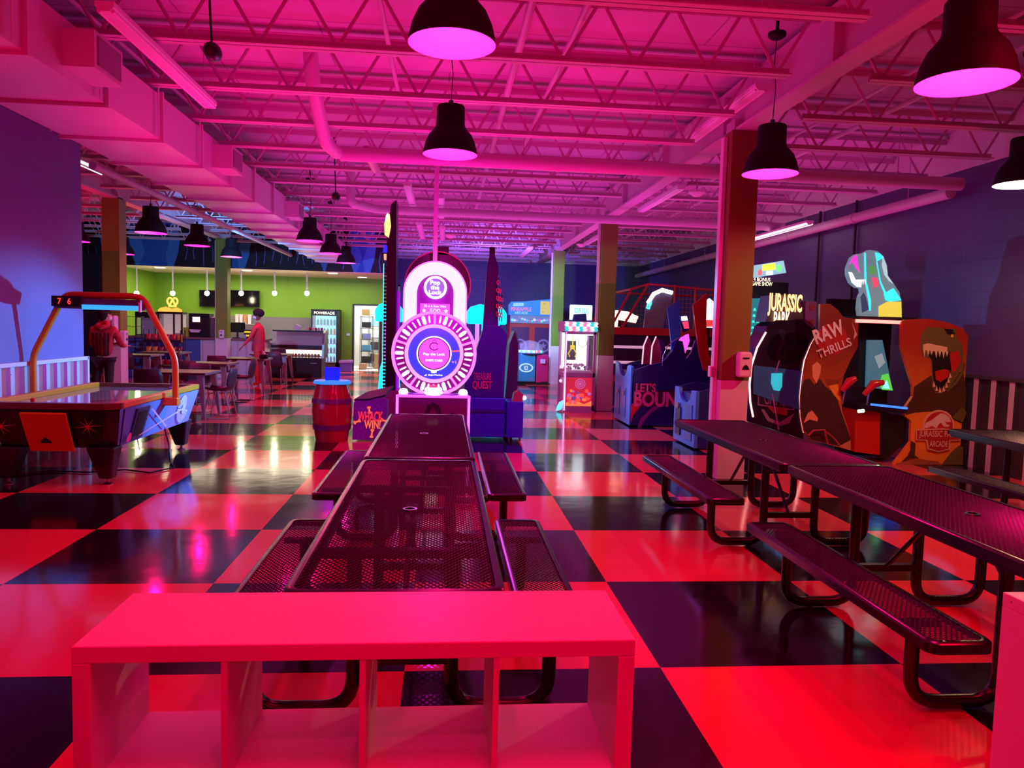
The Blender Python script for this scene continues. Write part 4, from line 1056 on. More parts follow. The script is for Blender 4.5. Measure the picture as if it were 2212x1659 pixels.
# employee behind the cafe tables, turned to the left
t = thing('person', 'person in a red jersey and white face mask standing between the cafe tables', 'person', (-4.47, 18.75, 0))
J = {'pel': ((0, 0, .98), (.15, .11)), 'wst': ((0, 0, 1.14), (.13, .095)), 'chs': ((0, 0, 1.34), (.155, .11)), 'nkb': ((0, 0, 1.48), (.085, .07)), 'nk': ((-.01, 0, 1.56), (.05, .05)),
     'sl': ((-.03, -.17, 1.44), .065), 'el': ((-.14, -.20, 1.17), .045), 'wl': ((-.30, -.22, .98), .028),
     'sr': ((.03, .17, 1.44), .065), 'er': ((.08, .20, 1.16), .045), 'wr': ((.06, .14, .92), .028),
     'hl': ((0, -.09, .92), .09), 'kl': ((-.03, -.10, .52), .062), 'al': ((0, -.10, .09), .042), 'tl': ((-.14, -.10, .04), .035),
     'hr': ((0, .09, .92), .09), 'kr': ((.0, .10, .52), .062), 'ar': ((.02, .10, .09), .042), 'tr': ((-.12, .10, .04), .035)}
ED = [('pel', 'wst'), ('wst', 'chs'), ('chs', 'nkb'), ('nkb', 'nk'), ('chs', 'sl'), ('sl', 'el'), ('el', 'wl'), ('chs', 'sr'), ('sr', 'er'), ('er', 'wr'),
      ('pel', 'hl'), ('hl', 'kl'), ('kl', 'al'), ('al', 'tl'), ('pel', 'hr'), ('hr', 'kr'), ('kr', 'ar'), ('ar', 'tr')]
body(t, J, ED, shirt)
MB().lathe([(.155, .86), (.15, 1.0), (.128, 1.12), (.125, 1.15)], n=20, mat=Matrix.Diagonal((1, 1, 1, 1))).build('waistband', M('apron_red', (.45, .02, .05), .8), t, smooth=60)
head(t, (-.02, 0, 1.71), R(-72), skin_b)
hand(t, (-.30, -.22, .98), (-.55, -.05, -.55), (0, 0, 1), skin_b, .5, 1); hand(t, (.06, .14, .92), (-.1, -.1, -.9), (1, 0, 0), skin_b, .4, -1)
pk = M('black_trousers', (.02, .015, .02), .8)
# person at the dispenser seen from behind
t = thing('person', 'person in a red and black striped hooded top at the left column, seen from behind', 'person', (-5.72+.05, 13.2, 0))
J2 = {'pel': ((0, 0, .92), (.15, .11)), 'wst': ((0, .01, 1.08), (.14, .10)), 'chs': ((0, .03, 1.30), (.165, .12)), 'nkb': ((0, .04, 1.43), (.09, .08)), 'nk': ((.0, .05, 1.50), (.052, .052)),
      'sl': ((-.17, .02, 1.38), .07), 'el': ((-.22, .10, 1.12), .05), 'wl': ((-.10, .30, 1.05), .03),
      'sr': ((.17, .02, 1.38), .07), 'er': ((.24, .12, 1.13), .05), 'wr': ((.20, .36, 1.10), .03)}
body(t, J2, [e for e in ED if e[0] in J2 and e[1] in J2], M('striped_top_red', (.55, .02, .05), .8))
MB().tube([(-.08, -.03, 1.44), (0, -.09, 1.41), (.08, -.03, 1.44), (.06, .03, 1.49), (-.06, .03, 1.49)], .045, 10, closed=True).build('hood', M('striped_top_red', (.55, .02, .05), .8), t, smooth=60)
for k in range(5):
    x = -.12+k*.06
    MB().tube([(x*.9, -.072-.02*(1-abs(x)*6), .95), (x, -.088-.015*(1-abs(x)*6), 1.15), (x*1.05, -.092-.01*(1-abs(x)*6), 1.33)], .014, 6).build('black_stripe', M('stripe_black', (.02, .01, .015), .8), t, smooth=50)
J3 = {'pel': ((0, 0, .90), (.14, .11)), 'hl': ((-.09, 0, .84), .092), 'kl': ((-.11, -.05, .48), .065), 'al': ((-.10, .02, .09), .045), 'tl': ((-.11, .13, .04), .036),
      'hr': ((.09, 0, .84), .092), 'kr': ((.10, -.04, .48), .065), 'ar': ((.11, .02, .09), .045), 'tr': ((.12, .13, .04), .036)}
body(t, J3, [e for e in ED if e[0] in J3 and e[1] in J3], pk, 'trousers')
head(t, (.01, .06, 1.62), R(150), skin_p, hair='short')
hand(t, (.20, .36, 1.10), (.1, .9, .1), (0, 0, 1), skin_p, .4, 1); hand(t, (-.10, .30, 1.05), (.4, .7, .1), (0, 0, 1), skin_p, .4, -1)
# ================================================================ GAMES
def tr(scale, ox, oy, Y, loc=(0, 0)):
    # outline points taken from the photograph, set at the true distance of the panel they belong to
    def f(x, y):
        p = at(ox+x/scale, oy+y/scale, Y); return (p.x-loc[0], p.z-loc[1])
    return f
U, Z_ = (1, 0, 0), (0, 0, 1)
# ---- round lit lock game
LX, LYY = -.115, 9.0
t = thing('lock_wheel_game', 'tall pink glowing game with a round wheel of lights and Pop the Lock sign', 'arcade game', (LX, LYY, 0))
purp = M('lock_purple', (.16, .015, .20), .35); pinkg = E('lock_pink_glow', (1, .14, .80), 1.6); hotg = E('arch_glow', (1, .36, .86), 1.9)
capg = E('capsule_glow', (.82, .98, .95), 1.2); magg = E('lock_magenta', (.85, .08, .62), 1.0); blueg = E('lock_blue_disc', (.012, .04, .55), .9); whg = E('lock_white', (1, .95, 1), 2.2)
dk = M('lock_dark', (.03, .01, .06), .4)
MB().box(-.41, .41, 0, .75, .03, .76).build('base_cabinet', purp, t, bevel=.01)
for s in (-1, 1): MB().box(min(s*.412, s*.44), max(s*.412, s*.44), -.01, .03, .05, .77).build('edge_light', pinkg, t)
MB().py([(-.43, .76), (.43, .76), (.40, .79), (-.40, .79)], -.18, .2).build('console', E('console_glow', (.85, .12, .8), .9), t, bevel=.005)
MB().py([(-.30, .79), (.30, .79), (.26, .80), (-.26, .80)], -.15, .05).build('console_panel', M('console_panel', (.08, .05, .35), .3), t)
for s in (-1, 1): MB().lathe([(0, .80), (.05, .80), (.055, .82), (.04, .85), (0, .86)], c=(s*.35, -.08, 0), n=18).build('corner_lamp', whg, t, smooth=50)
g = MB().lathe([(.10, .79), (.105, .81), (.10, .86), (.085, .875), (0, .875)], c=(0, -.09, 0), n=28).build('button_base', whg, t, smooth=40)
MB().ball((0, -.09, .875), (.055, .055, .03), 16, 8).build('button', E('button_red', (.9, .04, .10), 1), g, smooth=60)
lay = [(circ(0, .66, .115, 20, .05)[:], 0)]
art('lock_emblem', t, (0, 0, 0), U, Z_, [([(-.095, .40), (-.095, .58), (-.07, .65), (0, .69), (.07, .65), (.095, .58), (.095, .40), (.05, .40), (.05, .56), (.03, .61), (0, .63), (-.03, .61), (-.05, .56), (-.05, .40)], 0),
     ([(-.25, .56), (-.23, .58), (-.12, .46), (-.15, .44)], 0), ([(.25, .56), (.23, .58), (.12, .46), (.15, .44)], 0)], [dk], base=.012)
g = MB().box(-.075, .075, -.05, 0, .42, .54).build('card_reader', black, t, bevel=.01)
MB().box(-.06, .06, -.054, -.05, .44, .525).build('reader_screen', E('reader_screen', (.5, .9, .9), 1.5), g)
MB().box(-.072, .072, -.052, -.05, .425, .437).box(-.072, -.062, -.052, -.05, .43, .53).build('reader_led', E('reader_led', (.9, .5, .1), 2), g)
# wheel: disc facing the hall
WC = 1.27
def wl(prof, y=0, n=56):   # lathe about the axis through the wheel centre
    return MB().lathe(prof, n=n, mat=Matrix.Translation((0, y, WC)) @ Matrix.Rotation(R(90), 4, 'X'))
wl([(0, -.06), (.49, -.06), (.49, .02), (.0, .02)]).build('wheel_disc', purp, t, smooth=40)
wl([(.465, .02), (.465, .045), (.48, .055), (.50, .045), (.50, -.05)]).build('outer_ring', pinkg, t, smooth=50)
wl([(.305, .02), (.305, .05), (.325, .06), (.345, .05), (.345, .02)]).build('inner_ring', E('inner_ring', (1, .25, .62), 1.3), t, smooth=50)
wl([(0, .025), (.305, .025), (.305, .02)]).build('blue_dial', blueg, t)
wl([(0, .034), (.205, .034), (.205, .025)]).build('dial_edge', whg, t)
wl([(0, .040), (.192, .040), (.192, .034)]).build('dial_edge_dark', dk, t)
wl([(0, .046), (.180, .046), (.180, .04)]).build('centre_screen', magg, t)
def onw(r, a): return (r*math.cos(a), WC+r*math.sin(a))
for k in range(5):
    a_ = R(90+72*k); p0, p1 = onw(.345, a_), onw(.47, a_)
    MB().cyl((p0[0], -.035, p0[1]), (p1[0], -.035, p1[1]), .013, 8).build('wheel_spoke', pinkg, t, smooth=50)
    for j in range(7):
        b_ = R(90+72*k+72/8*(j+1)); big = j in (1, 5) and True
        big = (j == 1 or j == 5) if True else False
        r_ = .020 if j in (1, 5) else .011
        r_ = .022 if j in (1, 5) else .0100
        p0, p1 = onw(.377 if r_ > .02 else .372, b_), onw(.438 if r_ > .02 else .440, b_)
        mb = MB().cyl((p0[0], -.028, p0[1]), (p1[0], -.028, p1[1]), r_, 10)
        for p in (p0, p1): mb.ball((p[0], -.028, p[1]), r_, 10, 6)
        mb.build('light_capsule', capg if r_ > .02 or j % 2 == 0 else E('capsule_pink', (1, .45, .85), 1.1), t, smooth=60)
fz = -.047
text('Pop the Lock', .25, .038, (0, fz, WC-.01), U, Z_, whg, t, .002)
text('SWIPE CARD', .20, .024, (0, fz, WC-.08), U, Z_, whg, t, .002)
text('Jingle Monkey', .17, .022, (.02, -.03, WC-.255), U, Z_, whg, t, .002)
lay = [(circ(0, WC-.215, .034, 16, .015), 0), ([(-.115, WC-.265), (-.085, WC-.265), (-.085, WC-.245)], 0)]
art('dial_prints', t, (0, -.026, 0), U, Z_, lay, [whg])
P = [(.052*math.cos(R(a_)), fz-.001, WC+.085+.042*math.sin(R(a_))) for a_ in range(30, 331, 20)]
MB().tube(P, .006, 6).build('lock_symbol', dk, t)
MB().tube([(-.022, fz-.001, WC+.128), (-.022, fz-.001, WC+.15), (0, fz-.001, WC+.165), (.022, fz-.001, WC+.15), (.022, fz-.001, WC+.128)], .0035, 6).build('lock_shackle_symbol', dk, t)
MB().cbox((.25, -.03, WC+.035), (.10, .008, .016), ry=-.06).build('red_pointer', E('pointer_red', (1, .08, .05), 1.2), t)
text('+1', .05, .036, (.235, -.03, WC-.095), U, Z_, E('plus_orange', (1, .35, .08), 1.3), t, .003)
# arch (shackle)
def archpts(r, zc, zb, n=22): return [(r*math.cos(PI*k/n), zc+r*math.sin(PI*k/n)) for k in range(n+1)] + [(-r, zb)]
ZC = 1.985
oarc = [(.368, 1.2)]+archpts(.368, ZC, 1.2); iarc = [(.225, 1.2)]+archpts(.225, ZC, 1.2)
def arch(name, ro, ri, y0, y1, mat_, zb=1.25):
    mb = MB(); n = 24
    def ring(r): return [(r, zb)]+[(r*math.cos(PI*k/n), ZC+r*math.sin(PI*k/n)) for k in range(n+1)]+[(-r, zb)]
    A, B = ring(ro), ring(ri)
    va = [mb.v((x, y0, z)) for x, z in A]; vb = [mb.v((x, y0, z)) for x, z in B]; vc = [mb.v((x, y1, z)) for x, z in A]; vd = [mb.v((x, y1, z)) for x, z in B]
    for i in range(len(A)-1):
        mb.face([va[i], va[i+1], vb[i+1], vb[i]]); mb.face([vc[i], vc[i+1], vd[i+1], vd[i]])
        mb.face([va[i], va[i+1], vc[i+1], vc[i]]); mb.face([vb[i], vb[i+1], vd[i+1], vd[i]])
    return mb.build(name, mat_, t, smooth=40)
arch('arch_light', .362, .218, .04, .13, hotg)
arch('arch_edge', .375, .360, .03, .15, pinkg)
MB().py([(.225, 1.3)]+[(.225*math.cos(PI*k/20), ZC+.225*math.sin(PI*k/20)) for k in range(21)]+[(-.225, 1.3)], .10, .14).build('arch_panel', M('arch_panel', (.08, .01, .12), .4), t)
MB().box(-.36, .36, .15, .7, .79, 1.7).build('rear_cabinet', dk, t)
def rnd_disc(r, z, y0, y1, m_, nm):
    return MB().lathe([(0, 0), (r, 0), (r, y1-y0), (0, y1-y0)], n=32, mat=Matrix.Translation((0, y1, z)) @ Matrix.Rotation(R(90), 4, 'X')).build(nm, m_, t, smooth=40)
rnd_disc(.135, 2.05, .055, .09, whg, 'sign_ring'); rnd_disc(.108, 2.05, .045, .06, E('sign_grey', (.10, .13, .28), .8), 'sign_disc')
text('Pop\nthe\nLock', .15, .165, (0, .040, 2.05), U, Z_, whg, t, .002, curve_bold=.02)
MB().box(-.175, .175, .085, .10, 1.66, 1.86).build('prize_panel', E('prize_pink', (.80, .08, .55), .9), t)
pw = E('prize_print', (1, .75, .95), 1.5)
text('30 in A Row Wins', .26, .028, (0, .082, 1.83), U, Z_, pw, t, .002)
text('500', .125, .050, (0, .082, 1.775), U, Z_, pw, t, .002)
text('Tickets', .11, .034, (0, .082, 1.71), U, Z_, pw, t, .002)
art('prize_stars', t, (0, .082, 0), U, Z_, [(star(-.13, 1.775, .026), 0), (star(.13, 1.775, .026), 0)], [pw])
point('lock_glow', (LX, LYY-.55, 1.75), (.85, .01, 1), 44, .0)
point('lock_glow_top', (LX, LYY-.2, 2.55), (1, .01, .8), 12, .0)
# round rim of the machine standing behind
t = thing('round_topped_game', 'dark round topped machine rising behind the arch of the pink game', 'arcade game', (-.10, 10.3, 0))
MB().lathe([(0, 0), (.44, 0), (.44, .12), (0, .12)], n=36, mat=Matrix.Translation((0, .12, 2.15)) @ Matrix.Rotation(R(90), 4, 'X')).build('round_top', M('round_purple', (.025, .006, .07), .3), t, smooth=40)
MB().tube([(.44*math.cos(a_), -.01, 2.15+.44*math.sin(a_)) for a_ in [2*PI*k/36 for k in range(36)]], .010, 6, closed=True).build('round_rim', M('rim_pink', (.7, .15, .5), .3), t, smooth=60)
MB().box(-.30, .30, 0, .4, 0, 1.9).box(-.06, .14, 0, .1, 2.55, 2.66).build('cabinet', dk, t)

# ---- coin tower (seen edge on) and treasure quest
t = thing('treasure_quest_game', 'dark violet Treasure Quest game with a tall narrow post and hanging chains', 'arcade game', (.72, 10.6, 0))
vio = M('quest_violet', (.025, .012, .20), .35); vb = M('quest_blue', (.03, .02, .45), .35)
MB().box(-.40, .16, 0, .55, .04, .60).build('front_box', vb, t, bevel=.01)
MB().box(-.41, .17, -.02, .30, .40, .44).build('front_ledge', vio, t)
MB().py([(-.42, .60), (.14, .60), (.16, 1.50), (.06, 1.62), (-.16, 1.62), (-.30, 1.15), (-.42, .95)], .05, .30).build('game_body', vio, t, bevel=.01)
MB().py([(-.18, 1.55), (.04, 1.55), (.02, 2.45), (-.04, 2.62), (-.10, 2.62), (-.14, 2.45)], .08, .20).build('tall_post', vio, t, bevel=.01)
MB().cyl((-.07, .14, 2.6), (-.07, .14, 2.72), .04, 12).build('post_knob', black, t)
red_p = M('quest_red_print', (.75, .05, .12), .4)
text('TREASURE', .25, .10, (-.17, .045, .90), U, Z_, red_p, t, .003)
text('QUEST', .28, .13, (-.17, .045, .77), U, Z_, red_p, t, .003, curve_bold=.02)
for k in range(3):
    x = .015+.03*k; z = 2.28-.12*k
    while z > 1.72+.05*k:
        pass; break
    lk = MB()
    n = int((z-1.65)/.055)
    for i in range(n):
        zz = z-i*.055; rz_ = i % 2
        P = [(x+(.014*math.cos(a_) if rz_ else 0), .03+(0 if rz_ else .014*math.cos(a_)), zz+.034*math.sin(a_)) for a_ in [2*PI*q/8 for q in range(8)]]
        lk.tube(P, .006, 5, closed=True)
    lk.build('chain', chrome, t, smooth=60)
t2 = thing('dark_screen_game', 'narrow dark game seen edge on right of Treasure Quest', 'arcade game', (1.02, 11.2, 0))
MB().py([(-.12, .0), (.02, .0), (.08, .5), (.09, 1.35), (.02, 1.55), (-.05, 1.35), (-.10, .5)], 0, .5).build('curved_cabinet', M('dark_gloss', (.03, .01, .06), .45), t2, bevel=.01)
MB().tube([(.09, -.006, .5), (.10, -.006, 1.35), (.03, -.006, 1.55)], .004, 6).build('edge_trim', steel, t2)
t = thing('ball_box_game', 'low blue box with a small red hexagonal hood and white ball on top', 'arcade game', (.995, 10.52, 0))
MB().box(-.10, .135, 0, .5, .05, .56).build('cabinet', vb, t, bevel=.008)
MB().py([(-.02, .56), (.12, .56), (.13, .66), (.07, .72), (0, .68)], .02, .2).build('hood', M('hood_red', (.35, .05, .08), .4), t)
MB().ball((.15, .08, .61), .032, 14, 10).build('ball', E('ball_white', (.9, 1, .8), 1.2), t, smooth=60)
for x in (-.06, .10): MB().cyl((x, .05, .0), (x, .05, .05), .015, 8).build('foot', steel, t)
# tall tower left of the lock game
t = thing('coin_tower', 'very tall black edge-on tower with rounded lamps along one side', 'arcade game', (-.82, 11.5, 0))
mb = MB().py([(-.055, .6), (.10, .6), (.075, 3.44), (.0, 3.38), (-.02, 3.25), (-.06, 2.9), (-.055, 2.5)], 0, .5)
mb.build('tower_panel', M('tower_black', (.01, .008, .03), .3), t)
MB().box(.105, .125, 0, .5, .6, 2.1).build('violet_side', E('tower_violet', (.35, .0, .75), .5), t)
lay = [([(-.09, 2.92), (-.03, 2.88), (.0, 3.05), (-.02, 3.22), (-.06, 3.24), (-.10, 3.08)], 0), ([(-.085, 3.12), (-.03, 3.18), (-.05, 3.25), (-.08, 3.2)], 1), ([(-.115, 2.66), (-.05, 2.66), (-.05, 2.76), (-.10, 2.78)], 2), ([(-.095, 2.55), (-.06, 2.55), (-.06, 2.64), (-.1, 2.64)], 3)]
art('lit_picture', t, (0, -.004, 0), U, Z_, lay, [E('pic_yellow', (1, .75, .2), 1.2), E('pic_pale', (.9, .8, .8), 1), E('pic_blue', (.02, .02, .9), 1), E('pic_orange', (.9, .4, .2), 1)])
for k in range(34): MB().ball((-.075, 0, 2.45-k*.054), .022, 8, 6).build('edge_lamp', M('edge_lamp', (.05, .06, .1), .25), t, smooth=60)
MB().cyl((-.10, .02, .6), (-.10, .02, 2.5), .006, 6).build('cyan_line', E('cyan_line', (.05, .7, 1), 1.8), t)
MB().box(-.12, .16, -.05, .55, .0, .60).build('pink_plinth', M('plinth_pink', (.55, .03, .25), .4), t)
# ---- cyan glowing towers
cyg = E('cyan_shell', (.0, .72, .95), 1.3); cyl_ = E('cyan_pale', (.35, .45, 1), 1.1)
def cyan_tower(lab, x, y):
    t = thing('glowing_tower_game', lab, 'arcade game', (x, y, 0), 0, 'cyan glowing towers')
    MB().lathe([(.20, .25), (.19, .5), (.16, .85), (.12, .98), (.02, 1.02)], n=20).build('base_shell', cyg, t, smooth=60)
    MB().cyl((-.04, 0, .02), (-.04, 0, .25), .19, 20).build('foot', M('tower_foot', (.05, .1, .3), .4), t)
    MB().cyl((-.06, 0, 1.0), (-.06, 0, 1.66), .035, 12).build('violet_tube', E('violet_tube', (.45, .15, 1), 1.3), t)
    MB().cyl((.06, 0, 1.0), (.06, 0, 1.66), .045, 12).build('cyan_tube', cyg, t)
    MB().py([(-.24, 1.64), (.22, 1.64), (.22, 1.84), (.14, 1.94), (-.02, 1.98), (-.18, 1.93), (-.25, 1.84)], -.12, .12).build('head_shell', cyg, t, bevel=.03)
    return t
ctw = cyan_tower('cyan glowing tower left of the black edge-on tower', -.92, 13.0)
dup(ctw, (.62, 13.0, 0), label='cyan glowing tower behind the violet Treasure Quest post')
t = dup(ctw, (.87, 13.4, 0), label='cyan glowing tower behind the chains, right of the other one')
# ---- whack game: barrel seat and side panel
t = thing('barrel_seat', 'glossy red barrel with a glowing blue seat pad and blue backrest', 'barrel', (-1.50, 10.4, 0))
brm = M('barrel_red', (.42, .02, .03), .12, coat=.6, noise=.15, nscale=5); hoop = M('barrel_hoop', (.16, .02, .14), .3)
bp = [(0, .0), (.215, .0), (.235, .12), (.255, .25), (.268, .40), (.258, .55), (.235, .68), (.212, .78), (0, .78)]
MB().lathe(bp, n=36).build('barrel_body', brm, t, smooth=50)
for z0, z1, r0_, r1_ in ((.16, .235, .247, .258), (.52, .585, .265, .256)):
    MB().lathe([(r0_, z0), (r0_+.006, z0), (r1_+.006, z1), (r1_, z1)], n=36).build('barrel_hoop', hoop, t, smooth=40)
MB().lathe([(0, .78), (.245, .78), (.25, .80), (.235, .822), (0, .825)], n=32).build('seat_pad', E('seat_glow', (.02, .25, 1), .8), t, smooth=50)
MB().py(rrect(-.10, .10, .82, 1.0, .03), -.03, .02).build('backrest', E('blue_backrest', (.0, .01, .9), .9), t, bevel=.008)
t = thing('whack_game', 'purple Whack N Win game side panel beside the red barrel', 'arcade game', (-.985, 10.35, 0))
pan = [(-.235, .02), (.215, .02), (.235, .56), (.19, .60), (.08, .585), (-.02, .55), (-.10, .545), (-.20, .55), (-.22, .53)]
MB().py(pan, 0, .05).build('side_panel', M('whack_purple', (.20, .03, .50), .35), t)
MB().py([(-.22, .05), (.21, .05), (.21, .52), (-.20, .50)], .05, .6).build('cabinet', vb, t)
MB().prism([(-.22, .05, .54), (-.02, .05, .55), (.20, .05, .61), (.28, .5, .70), (-.1, .5, .60)], (0, 0, .03)).build('top_board', M('whack_top', (.008, .008, .05), .6), t)
wr = E('whack_red', (.95, .05, .10), .35); wo = E('whack_orange', (1, .28, .10), .4)
lay = [(star(-.13, .42, .055, a0=PI/2), 2), (star(-.13, .42, .045), 3), (star(.12, .44, .08, a0=PI/2+.2), 2), (star(.12, .44, .068, a0=PI/2+.2), 3), (star(-.12, .12, .09), 2), (star(-.12, .12, .076), 3), (star(.14, .15, .055, a0=1.9), 2), (star(.14, .15, .046, a0=1.9), 3)]
def bone(cx, cy, L, a_):
    c, s = math.cos(a_), math.sin(a_); P = [(-L, .012), (-L-.012, .028), (-L-.03, .02), (-L-.03, -.0), (-L-.03, -.02), (-L-.012, -.028), (-L, -.012), (L, -.012), (L+.012, -.028), (L+.03, -.02), (L+.03, 0), (L+.03, .02), (L+.012, .028), (L, .012)]
    return [(cx+x*c-y*s, cy+x*s+y*c) for x, y in P]
lay += [(bone(-.01, .43, .02, 1.7), 1), (bone(.03, .11, .03, 1.45), 1), (bone(-.17, .27, .02, .4), 1), (bone(.19, .29, .02, -.3), 1)]
art('side_artwork', t, (0, 0, 0), U, Z_, lay, [wr, wo, M('star_line', (.45, .12, .75), .4), M('whack_purple', (), .3)])
text('WHACK', .34, .14, (.01, -.024, .345), U, Z_, wr, t, .003, curve_bold=.03)
text('N', .03, .045, (-.10, -.024, .25), U, Z_, M('n_blue', (.1, .1, .7), .4), t, .003)
text('WIN!', .22, .12, (.035, -.024, .235), U, Z_, wo, t, .003, curve_bold=.03)

# ---- candy crane
t = thing('candy_crane', 'tall narrow candy crane with a wavy striped canopy and lit glass', 'claw machine', (2.60, 14.3, 0))
fm_ = M('crane_pink', (.55, .25, .62), .35)
MB().box(-.30, .30, 0, .75, .0, .13).build('frame_rail', fm_, t); MB().box(-.30, .30, 0, .75, .68, .76).build('frame_rail', fm_, t)
for x in (-.28, .28):
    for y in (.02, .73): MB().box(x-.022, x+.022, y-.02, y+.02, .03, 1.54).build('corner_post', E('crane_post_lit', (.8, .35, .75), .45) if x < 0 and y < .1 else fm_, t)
MB().box(-.26, .26, .02, .7, .10, .70).build('cabinet', fm_, t)
MB().box(-.285, -.27, 0, .01, .03, 1.5).build('edge_light', E('crane_edge', (1, .75, .9), 1.3), t)
lay = [(rect(-.25, .12, .25, .67), 0), ([(-.25, .12), (.25, .12), (.25, .22), (.1, .16), (-.1, .24), (-.25, .18)], 2)]
rnd = random.Random(11)
lay += [(circ(.02, .55, .10, 18), 3), (circ(.02, .55, .085, 18), 0), (circ(.02, .55, .065, 18), 3), (circ(.02, .55, .048, 18), 0), (circ(.02, .55, .03, 14), 3)]
for k in range(26):
    lay.append((circ(rnd.uniform(-.2, .2), rnd.uniform(.17, .42), rnd.uniform(.022, .045), 12), rnd.choice([1, 1, 2, 3, 4])))
art('candy_picture', t, (0, 0, 0), U, Z_, lay, [E('candy_red', (.55, .02, .06), .6), E('candy_bright', (.9, .10, .08), .6), E('candy_orange', (.9, .28, .08), .6), E('candy_violet', (.5, .15, .55), .6), E('candy_navy', (.15, .06, .35), .6)], base=.006)
MB().box(-.25, .25, .68, .72, .76, 1.50).box(-.25, .25, .05, .7, 1.48, 1.52).build('lit_back', E('crane_inside', (.85, .95, 1), 1.6), t)
MB().box(-.16, .02, .60, .67, .98, 1.36).build('dark_window', M('crane_window', (.03, .06, .08), .2), t)
MB().box(-.255, .255, .0, .005, .76, 1.50).build('glass_front', glass, t)
MB().box(-.24, .24, .05, .65, .72, .80).build('prize_bed', M('bed_white', (.8, .8, .85), .5), t)
cm = [M('sweet_violet', (.28, .08, .35), .3), M('sweet_pink', (.7, .2, .5), .3), M('sweet_white', (.75, .7, .8), .3)]
prs = []
for k in range(46):
    x = 2.60+rnd.uniform(-.22, .22); y = 14.3+rnd.uniform(.07, .55); z = .802+rnd.choice([0, .04, .08])*(1 if y > 14.45 else .5)
    if k < 3: o = MB().ball((0, 0, .022), (.032, .02, .022), 8, 6).build('sweet', cm[k], smooth=60); prs.append(o)
    else: o = prs[k % 3].copy(); COL.objects.link(o)
    o.location = (x, y, z); o.rotation_euler = (0, 0, rnd.uniform(0, 6)); tag(o, 'wrapped sweet lying in the glass candy crane', 'sweet', 'sweets inside the candy crane')
g = MB().cyl((-.10, .3, 1.48), (-.10, .3, 1.28), .012, 8).box(-.14, -.06, .26, .34, 1.20, 1.28).build('claw_head', E('claw_yellow', (.9, .8, .02), .5), t)
MB().tube([(-.13, .3, 1.2), (-.18, .3, 1.12), (-.15, .3, 1.05)], .012, 6).tube([(-.07, .3, 1.2), (-.02, .3, 1.12), (-.05, .3, 1.05)], .012, 6).build('claw_arms', E('claw_yellow', (.9, .8, .02), .5), g)
MB().tube([(.0, .3, 1.42), (.02, .3, 1.28), (.1, .3, 1.24), (.17, .3, 1.30), (.2, .3, 1.46)], .008, 6).build('cable_loop', lam, t)
lay = []
cols5 = [0, 1, 2, 3]
for c in range(9):
    x0 = -.31+c*.069
    for r_ in range(6):
        z0 = 1.555+r_*.03; dx = .012 if r_ % 2 else -.012
        lay.append(([(x0+dx, z0), (x0+.069+dx, z0), (x0+.069-dx, z0+.03), (x0-dx, z0+.03)], [0, 1, 2, 1][(c+(r_//3)) % 4]))
MB().px([(0, 1.54), (.75, 1.54), (.75, 1.74), (.06, 1.74)], -.33, .33).build('canopy', fm_, t)
art('canopy_print', t, (0, .0, 0), U, V((0, .0, 1)), [(p, m_) for p, m_ in lay], [E('can_teal', (.03, .65, .62), .8), E('can_white', (.85, .8, .85), .9), E('can_pink', (.9, .25, .45), .8)], base=.004)
MB().box(-.31, .31, .0, .02, 1.50, 1.54).build('top_rail', fm_, t)
MB().box(-.40, -.30, -.02, .12, .78, .84).box(-.36, -.30, .02, .1, .55, .66).build('control_box', lam, t, bevel=.01)
for z in (.60, .87): MB().ball((-.36, .02, z), .03, 12, 8).build('control_ball', E('cb', (.9, .7, .9), .8), t, smooth=60)
MB().py([(-.42, .02), (-.33, .05), (-.29, .22), (-.36, .18), (-.40, .10)], .0, .1).build('cyan_foot_light', E('crane_cyan', (.1, .8, .9), 1.2), t)
# ---- domed game near the bright green column
t = thing('domed_ball_game', 'cyan and pink cabinet with a clear dome of lit balls', 'arcade game', (2.42, 21.0, 0))
cyp = M('dome_cyan', (.04, .42, .55), .35); pkp = M('dome_pink', (.75, .04, .25), .35)
MB().pz([(-.36, 0), (.14, 0), (.14, .6), (-.36, .6)], .08, .86).build('cyan_cabinet', cyp, t, bevel=.015)
MB().pz([(.17, .0), (.52, .12), (.52, .7), (.17, .6)], .06, .84).build('pink_cabinet', pkp, t, bevel=.015)
MB().pz([(-.52, .12), (-.37, .0), (-.37, .5), (-.52, .5)], .15, .88).build('side_cabinet', M('dome_side', (.3, .5, .3), .4), t, bevel=.01)
MB().box(-.50, .52, .05, .6, 0, .08).build('plinth', black, t)
for s_, rr_ in ((0, .19), (1, .165)):
    P = [(-.12+rr_*math.cos(a_), -.006, .47+rr_*.62*math.sin(a_)) for a_ in [2*PI*k/24 for k in range(24)]]
    MB().tube(P, .010, 6, closed=True).build('swirl_print', E('swirl', (.5, .8, .9), .5), t)
text('ICE', .11, .12, (-.12, -.003, .47), U, Z_, E('ice_print', (.8, .9, 1), .7), t, .003)
text('ICE', .10, .05, (.05, -.003, .15), U, Z_, pkp, t, .003)
MB().box(.28, .42, .02, .05, .6, .72).build('white_label', lam, t)
MB().lathe([(.42, 0), (.40, .12), (.32, .25), (.18, .34), (0, .37)], n=28, c=(.0, .35, .87)).build('dome', M('dome_clear', (.8, .9, .95), .02, alpha=.22), t, smooth=60)
MB().cyl((0, .35, .86), (0, .35, .885), .43, 28).build('dome_rim', M('dome_rim', (.1, .15, .3), .3), t)
rnd = random.Random(21); gm = [E('ball_green', (.05, 1, .45), 1.5), E('ball_pale', (.8, 1, .8), 1.8), E('ball_cyan', (.1, .8, .9), 1.3), E('ball_red', (1, .06, .10), 1.3)]
